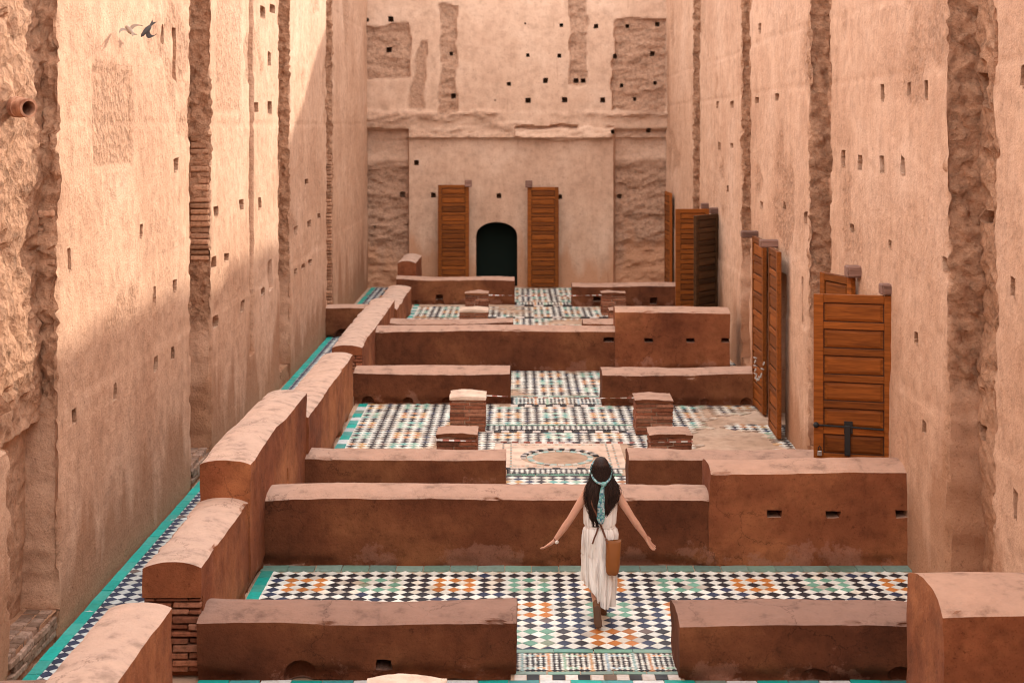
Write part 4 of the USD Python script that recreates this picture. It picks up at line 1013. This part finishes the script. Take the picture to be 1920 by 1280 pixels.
byv = 16.4
bird((px(243, byv), byv, 5 - (57 - 235) * byv / 2750), "pale brown bird in flight with outstretched wings, upper left", 35, .25, .12, "pale_feather", pitch=35)
bird((px(275, 17.0), 17.0, 5 - (57 - 235) * 17.0 / 2750), "dark bird in flight beside the paler one, wings folded down", 150, -1.5, .06, "feather", pitch=60)

# ------------------------------------------------------------------ the woman
def U(u): return (u - 968) / 187.07
def V(v): return 5 - (v - 235) / 187.07
def ball(p, r, n=18): return m3.Manifold.sphere(r, n).translate(tuple(map(float, p)))
def ell(p, s, n=24): return m3.Manifold.sphere(1.0, n).scale(tuple(s)).translate(tuple(map(float, p)))
def chain(pts, rs, n=16):
    return m3.Manifold.batch_boolean([m3.Manifold.batch_hull([ball(a, ra, n), ball(b, rb_, n)]) for a, b, ra, rb_ in zip(pts[:-1], pts[1:], rs[:-1], rs[1:])], m3.OpType.Add)


hc = np.array([.853, 14.755, 1.552])
body = [ell(hc, (.072, .088, .105)), ell(hc + [0, .045, -.055], (.052, .055, .06)),
        chain([hc + [0, .105, .0], hc + [0, .125, -.025]], [.009, .013], 10), ell(hc + [0, .098, -.062], (.024, .012, .010)),
        ell(hc + [0, .095, -.10], (.022, .018, .016)), ell(hc + [-.074, .0, -.01], (.010, .018, .03)), ell(hc + [.074, .0, -.01], (.010, .018, .03)),
        chain([hc + [0, -.01, -.07], (.853, 14.71, 1.385)], [.050, .056]),
        m3.Manifold.batch_hull([ell((.853, 14.71, 1.36), (.10, .055, .035)), ball((.712, 14.70, 1.335), .044), ball((.996, 14.70, 1.335), .044), ell((.85, 14.715, 1.2), (.135, .095, .06))]),
        m3.Manifold.batch_hull([ell((.85, 14.715, 1.2), (.135, .095, .06)), ell((.843, 14.72, 1.02), (.115, .085, .05))]),
        m3.Manifold.batch_hull([ell((.843, 14.72, 1.02), (.115, .085, .05)), ell((.85, 14.73, .88), (.15, .115, .07))])]


def arm(sh, el, wr, tip, s):
    sh, el, wr, tip = map(np.array, (sh, el, wr, tip))
    mid = el + (wr - el) * .3
    parts = [chain([sh, sh + (el - sh) * .35, el, mid, wr], [.046, .042, .034, .036, .023])]
    d = (tip - wr); L = np.linalg.norm(d); d = d / L
    side = np.cross(d, [0, 1, 0]); side /= np.linalg.norm(side)          # in the picture plane, across the hand
    nrm = np.cross(side, d)
    # thumb side faces forward (away from the camera) and up: fan the fingers partly across depth
    fan = side * .35 + np.array([0, 1.0, 0]) * .94; fan -= d * fan.dot(d); fan /= np.linalg.norm(fan); nrm = np.cross(fan, d)
    kn = wr + d * .085
    parts.append(m3.Manifold.batch_hull([ball(wr, .020, 12), ball(kn + fan * .034, .011, 10), ball(kn - fan * .036, .010, 10), ball(wr + d * .05 + fan * .03, .013, 10)]))
    for k, (o, ln) in enumerate(((.030, .072), (.010, .080), (-.012, .074), (-.033, .058))):
        b = kn + fan * o; sp = d + fan * (o * 5.0) ; sp /= np.linalg.norm(sp); cur = -nrm if s > 0 else nrm
        p1 = b + sp * ln * .45; p2 = p1 + (sp + cur * .22) * ln * .32; p3 = p2 + (sp + cur * .45) * ln * .25
        parts.append(chain([b - sp * .012, p1, p2, p3], [.0100, .0090, .0082, .0070], 10))
    tb = wr + d * .028 + fan * .024
    parts.append(chain([tb, tb + fan * .030 + d * .022, tb + fan * .042 + d * .052], [.013, .0105, .0085], 10))
    return parts


LWR, RWR = np.array([U(1040), 14.66, V(1011)]), np.array([U(1209), 14.66, V(1003)])
body += arm((.708, 14.70, 1.325), (U(1068), 14.66, V(972)), LWR, (U(1020), 14.68, V(1026)), -1)
body += arm((1.0, 14.70, 1.325), (U(1184.5), 14.66, V(968)), RWR, (U(1226), 14.68, V(1029)), 1)
LA = np.array([.797, 14.62, .245])
body += [chain([(.79, 14.73, .86), (.775, 14.92, .50), (.785, 14.80, .40), LA], [.085, .056, .056, .034]),
         chain([LA, (.80, 14.575, .215), (.812, 14.565, .06), (.815, 14.61, .024)], [.034, .028, .032, .022]),
         chain([(.91, 14.73, .86), (.90, 15.0, .50), (.897, 14.99, .40), (.89, 15.03, .085)], [.085, .056, .055, .034]),
         chain([(.89, 15.01, .05), (.89, 15.13, .035), (.89, 15.22, .028)], [.034, .034, .022])]
bm = m3.Manifold.batch_boolean(body, m3.OpType.Add).refine_to_length(.011)
tm = trimesh.Trimesh(*arrays(bm), process=False)
trimesh.smoothing.filter_taubin(tm, iterations=6)
PER = thing("person", "woman walking away in a long white dress with long dark hair and arms held out", "person")
add(PER, "body", tm, "skin", smooth=True)
for s in (-1, 1):
    add(PER, "eye", trimesh.creation.icosphere(2, .012).apply_translation(hc + [s * .03, .078, .0]), "white_dial", smooth=True)


def loft(rings, close=True):
    """rings: list of (k, 3) closed loops with equal counts."""
    R = np.array(rings); n, k = R.shape[:2]; v = R.reshape(-1, 3); f = []
    for i in range(n - 1):
        for j in range(k):
            q = (j + 1) % k; f += [[i * k + j, i * k + q, (i + 1) * k + q], [i * k + j, (i + 1) * k + q, (i + 1) * k + j]]
    if close:
        v = np.vstack([v, R[0].mean(0), R[-1].mean(0)]); a, b = len(v) - 2, len(v) - 1
        f += [[a, (j + 1) % k, j] for j in range(k)] + [[b, (n - 1) * k + j, (n - 1) * k + (j + 1) % k] for j in range(k)]
    m = trimesh.Trimesh(v, np.array(f), process=False)
    if close and m.volume < 0: m.invert()
    return m


K = 120
th = np.arange(K) * 2 * np.pi / K
# (t, z, cx, cy, half width, half depth)
prof = [(1.372, .853, 14.705, .085, .062), (1.345, .852, 14.705, .135, .075), (1.30, .850, 14.71, .150, .090), (1.22, .845, 14.715, .160, .108), (1.14, .842, 14.72, .162, .112), (1.06, .840, 14.72, .158, .108),
        (1.015, .840, 14.72, .155, .108), (.99, .839, 14.72, .140, .096), (.975, .839, 14.72, .138, .095), (.955, .842, 14.72, .160, .115), (.90, .845, 14.73, .172, .135), (.82, .836, 14.75, .172, .152), (.70, .825, 14.78, .160, .165)]
rings = []
for z, cx, cy, a, b in prof:
    amp = .006 if z > .98 else .009
    r = 1 + amp / a * (np.sin(th * 17 + z * 9) + .6 * np.sin(th * 29 + 2 + z * 5)) * (.4 + .6 * (z < 1.3))
    rings.append(np.stack([cx + a * np.cos(th) * r, cy + b * np.sin(th) * r, np.full(K, z)], -1))
hemz = lambda x: np.interp(x, [.66, .70, .77, .86, .97], [.43, .385, .30, .20, .165])
NB = 16
for i in range(1, NB + 1):
    t = i / NB; cx = .825 + .005 * t; a = .160 - .012 * t; cyb = 14.78 + .05 * t; b = .165 + .075 * t
    amp = .010 + .008 * t
    r = 1 + amp / a * (np.sin(th * 14 + .8 * math.sin(t * 3)) + .7 * np.sin(th * 23 + 2 + 1.2 * t) + .5 * np.sin(th * 7 + 3 * t))
    x = cx + a * np.cos(th) * r; y = cyb + b * np.sin(th) * r
    zb = hemz(x) - .05 * (np.sin(th) > .3)
    x = x + .016 * t * t * np.sin(th * 3 + 1) + .02 * math.sin(t * 2.6) * np.where(np.cos(th) > 0, 1, .3) - .018 * t
    z = .70 + (zb - .70) * t + .006 * t * np.sin(th * 14)
    x = np.where(x < .80, x + (t ** 3) * .03, x)
    rings.append(np.stack([x, y, z], -1))
dress = loft(rings, close=False)
# an inner face a few millimetres inside, so that the cloth has thickness
if np.dot(dress.face_normals[K * 4], dress.triangles_center[K * 4] - [.84, 14.72, 1.2]) < 0: dress.invert()
inner = dress.copy(); inner.vertices = dress.vertices - dress.vertex_normals * .004; inner.invert()
add(PER, "dress", trimesh.util.concatenate([dress, inner]), "dress_cotton", smooth=True)
# tied waist cord
add(PER, "waist_tie", tube([[.842 + .146 * math.cos(a), 14.72 + .104 * math.sin(a), .985 + .008 * math.sin(a * 3)] for a in np.linspace(0, 2 * np.pi, 40)], .007, 6), "dress_cotton")
add(PER, "tie_end", tube([[.815, 14.60, 1.00], [.80, 14.585, .955], [.775, 14.575, .90], [.757, 14.572, .845]], [.008, .009, .008, .009], 6), "dark_leather")
# hair
hp = [(1.668, .853, 14.76, .012, .012), (1.660, .853, 14.757, .040, .045), (1.635, .853, 14.752, .064, .076), (1.60, .853, 14.745, .080, .094), (1.55, .853, 14.733, .088, .090), (1.50, .853, 14.715, .096, .078),
      (1.45, .855, 14.69, .112, .068), (1.40, .862, 14.665, .138, .062), (1.35, .862, 14.65, .150, .056), (1.30, .853, 14.64, .145, .050), (1.24, .844, 14.635, .120, .044), (1.18, .835, 14.63, .094, .038), (1.12, .820, 14.628, .066, .030), (1.07, .808, 14.628, .038, .020), (1.035, .80, 14.628, .016, .010)]
hz = np.array([h[0] for h in hp])[::-1]; fine = np.linspace(1.668, 1.035, 60); KH = 96; tH = np.arange(KH) * 2 * np.pi / KH
rings = []
for z in fine:
    cx, cy, a, b = [np.interp(z, hz, np.array([h[i] for h in hp])[::-1]) for i in (1, 2, 3, 4)]
    g = sstep(1.5, 1.2, z)
    r = 1 + (.03 + .10 * g) * (fbm(np.stack([np.cos(tH) * 4, np.sin(tH) * 4, np.full(KH, z * 3)], -1), 3, 5) - .5) * 2 + .035 * g * np.sin(tH * 19 + 6 * math.sin(z * 14))
    wv = .008 * g * math.sin(z * 40)
    rings.append(np.stack([cx + wv + a * np.cos(tH) * r, cy + b * np.sin(tH) * r, np.full(KH, z) + .02 * g * (noise(np.stack([np.cos(tH) * 6, np.sin(tH) * 6, tH * 0], -1), 4) - .5)], -1))
# keep the face free: pull the front of the hair back above the neck
R = np.array(rings)
front = (R[..., 1] > hc[1] + .035) & (R[..., 2] < 1.60); R[..., 1] = np.where(front, hc[1] + .03, R[..., 1])
HAIR = add(PER, "hair", loft(list(R)), "hair", smooth=True)
rh = np.random.default_rng(9); cv, cn, cwid = [], [], []
for i in range(1500):
    a = rh.uniform(np.pi * .95, np.pi * 2.05); z0_ = rh.uniform(1.25, 1.60); z1_ = max(1.0, z0_ - rh.uniform(.18, .5)); ph = rh.uniform(0, 6); am = rh.uniform(.004, .022); sp = rh.normal(.03, .09)
    zz = np.linspace(z0_, z1_, 9)
    for q, z in enumerate(zz):
        cx, cy, aa, b = [np.interp(max(z, 1.05), hz, np.array([h[i2] for h in hp])[::-1]) for i2 in (1, 2, 3, 4)]
        k = 1.03 + sp * q / 8 * 1.6
        cv.append([cx + aa * k * math.cos(a) + am * math.sin(z * 35 + ph), cy + b * k * math.sin(a) - .002, z]); cwid.append(.0032 * (1 - .6 * q / 8))
    cn.append(9)
hs = UsdGeom.BasisCurves.Define(stage, PER + "/hair_strands"); hs.CreateTypeAttr("linear")
hs.CreatePointsAttr(Vt.Vec3fArray.FromNumpy(np.array(cv, np.float32))); hs.CreateCurveVertexCountsAttr(Vt.IntArray(cn)); hs.CreateWidthsAttr(Vt.FloatArray([float(x) for x in cwid])); hs.SetWidthsInterpolation("vertex")
UsdShade.MaterialBindingAPI.Apply(hs.GetPrim()).Bind(UsdShade.Material.Get(stage, "/World/Looks/hair"))
for i in range(110):
    a = rh.uniform(np.pi * .98, np.pi * 2.02); z0_ = rh.uniform(1.30, 1.48); z1_ = max(1.03, z0_ - rh.uniform(.20, .44)); ph = rh.uniform(0, 6); am = rh.uniform(.014, .034); sp = rh.normal(.10, .20)
    zz = np.linspace(z0_, z1_, 16); lp = []
    for q_, z in enumerate(zz):
        cx, cy, aa, b = [np.interp(max(z, 1.05), hz, np.array([h[i2] for h in hp])[::-1]) for i2 in (1, 2, 3, 4)]
        t_ = q_ / 15; lp.append([cx + aa * (.97 + sp * t_) * math.cos(a) + am * t_ * math.sin(z * 30 + ph), cy + b * .98 * math.sin(a) - .004 + am * .5 * t_ * math.cos(z * 30 + ph), z])
    add(PER, "hair_lock", tube(lp, rh.uniform(.006, .012) * (1 - .8 * np.linspace(0, 1, 16) ** 1.5) * np.interp(np.linspace(0, 1, 16), [0, .1, 1], [.3, 1, 1]), 7), "hair", smooth=True)
# headscarf
bt = np.linspace(0, 2 * np.pi, 50)
bp = np.stack([.853 + .100 * np.cos(bt), hc[1] - .030 + .128 * np.sin(bt), 1.530 + .095 * np.sin(bt)], -1)
SC = add(PER, "headscarf", tube(bp, .0125, 10), "scarf_print", smooth=True)
kn = np.array([.868, 14.592, 1.432])
add(SC.rsplit("/", 1)[0], "scarf_knot", to_man(*arrays(trimesh.creation.icosphere(3, .026).apply_scale([1.15, .8, .95]).apply_translation(kn))), "scarf_print", smooth=True)
tz = np.linspace(1.425, 1.045, 24); rr = []
for z in tz:
    w_ = np.interp(z, [1.045, 1.09, 1.3, 1.425], [.020, .040, .030, .015]); cx = np.interp(z, [1.045, 1.2, 1.425], [.842, .842, .86]); cy = np.interp(z, [1.03, 1.2, 1.35, 1.425], [14.572, 14.572, 14.575, 14.60])
    e = np.linspace(0, 2 * np.pi, 20, endpoint=False)
    rr.append(np.stack([cx + w_ * np.cos(e) + .003 * math.sin(z * 50), cy + .012 * np.sin(e) + .006 * np.sin(e * 3 + z * 20), np.full(20, z)], -1))
add(PER, "scarf_tail", loft(rr), "scarf_print", smooth=True)
# watch
d = (np.array([U(1020), 14.68, V(1026)]) - LWR); d /= np.linalg.norm(d); q = LWR - d * .012
e1 = np.cross(d, [0, 1, 0]); e1 /= np.linalg.norm(e1); e2 = np.cross(d, e1)
wt = add(PER, "watch_strap", tube([q + .0255 * (math.cos(a) * e1 + math.sin(a) * e2) for a in np.linspace(0, 2 * np.pi, 28)], .0055, 6), "dark_leather")
dd = e1 * .6 - np.array([0, .8, 0]); dd /= np.linalg.norm(dd)
dial = trimesh.creation.cylinder(.019, .010, sections=24); 
R4 = trimesh.geometry.align_vectors([0, 0, 1], dd); dial.apply_transform(R4); dial.apply_translation(q + dd * .029)
add(PER, "watch_dial", dial, "white_dial")
# shoes
sh = m3.Manifold.batch_hull([ball((.797, 14.60, .245), .036), ball((.80, 14.575, .19), .036)]) + chain([(.80, 14.572, .20), (.812, 14.562, .065), (.815, 14.605, .03)], [.037, .040, .028]) 
shoe = add(PER, "shoe", sh.refine_to_length(.012), "shoe_leather", smooth=True)
sole = chain([(.799, 14.545, .215), (.806, 14.532, .12), (.813, 14.530, .055)], [.030, .030, .036]).refine_to_length(.012)
v, f = arrays(sole); v[:, 1] = 14.528 + (v[:, 1] - 14.528) * .35
add(PER, "shoe_sole", (v, f), "sole_rubber")
sh2 = m3.Manifold.batch_hull([ball((.89, 15.02, .085), .038), ball((.89, 15.0, .045), .038)]) + chain([(.89, 15.01, .042), (.89, 15.13, .040), (.89, 15.23, .032)], [.040, .041, .028])
add(PER, "shoe", sh2.refine_to_length(.012), "shoe_leather", smooth=True)
add(PER, "shoe_sole", m3.Manifold.batch_hull([ball((.89, 15.0, .018), .036), ball((.89, 15.15, .018), .042), ball((.89, 15.235, .018), .028)]).scale((1, 1, .45)).refine_to_length(.02), "sole_rubber")
# bag
bag = thing("shoulder_bag", "tan leather bucket bag hanging at the woman's right hip", "bag")
rr = []
for z, cx, w_, dpt in [(.540, .955, .028, .025), (.548, .954, .048, .045), (.57, .955, .062, .058), (.63, .957, .070, .062), (.72, .961, .071, .058), (.80, .964, .072, .050), (.86, .966, .076, .042), (.885, .967, .077, .040), (.875, .967, .070, .034)]:
    e = np.linspace(0, 2 * np.pi, 40, endpoint=False); cs, sn = np.cos(e), np.sin(e)
    rr.append(np.stack([cx + w_ * np.sign(cs) * np.abs(cs) ** .6, 14.56 + dpt * np.sign(sn) * np.abs(sn) ** .7 + .007 * np.sin(e * 4 + z * 16), np.full(40, z) + .010 * np.sin(e * 2 + 1) * (z > .8)], -1))
add(bag, "pouch", loft(rr), "leather", smooth=True)
add(bag, "strap", tube([[.905, 14.52, .86], [.888, 14.555, .905], [.862, 14.585, .97], [.838, 14.59, 1.03], [.79, 14.585, 1.15], [.735, 14.60, 1.28], [.70, 14.68, 1.385], [.715, 14.76, 1.37]], .010, 6), "dark_leather")
add(bag, "ring", trimesh.creation.torus(.012, .003, 14, 8).apply_transform(trimesh.transformations.rotation_matrix(np.pi / 2, [1, 0, 0])).apply_translation([.892, 14.545, .895]), "pale_metal", smooth=True)
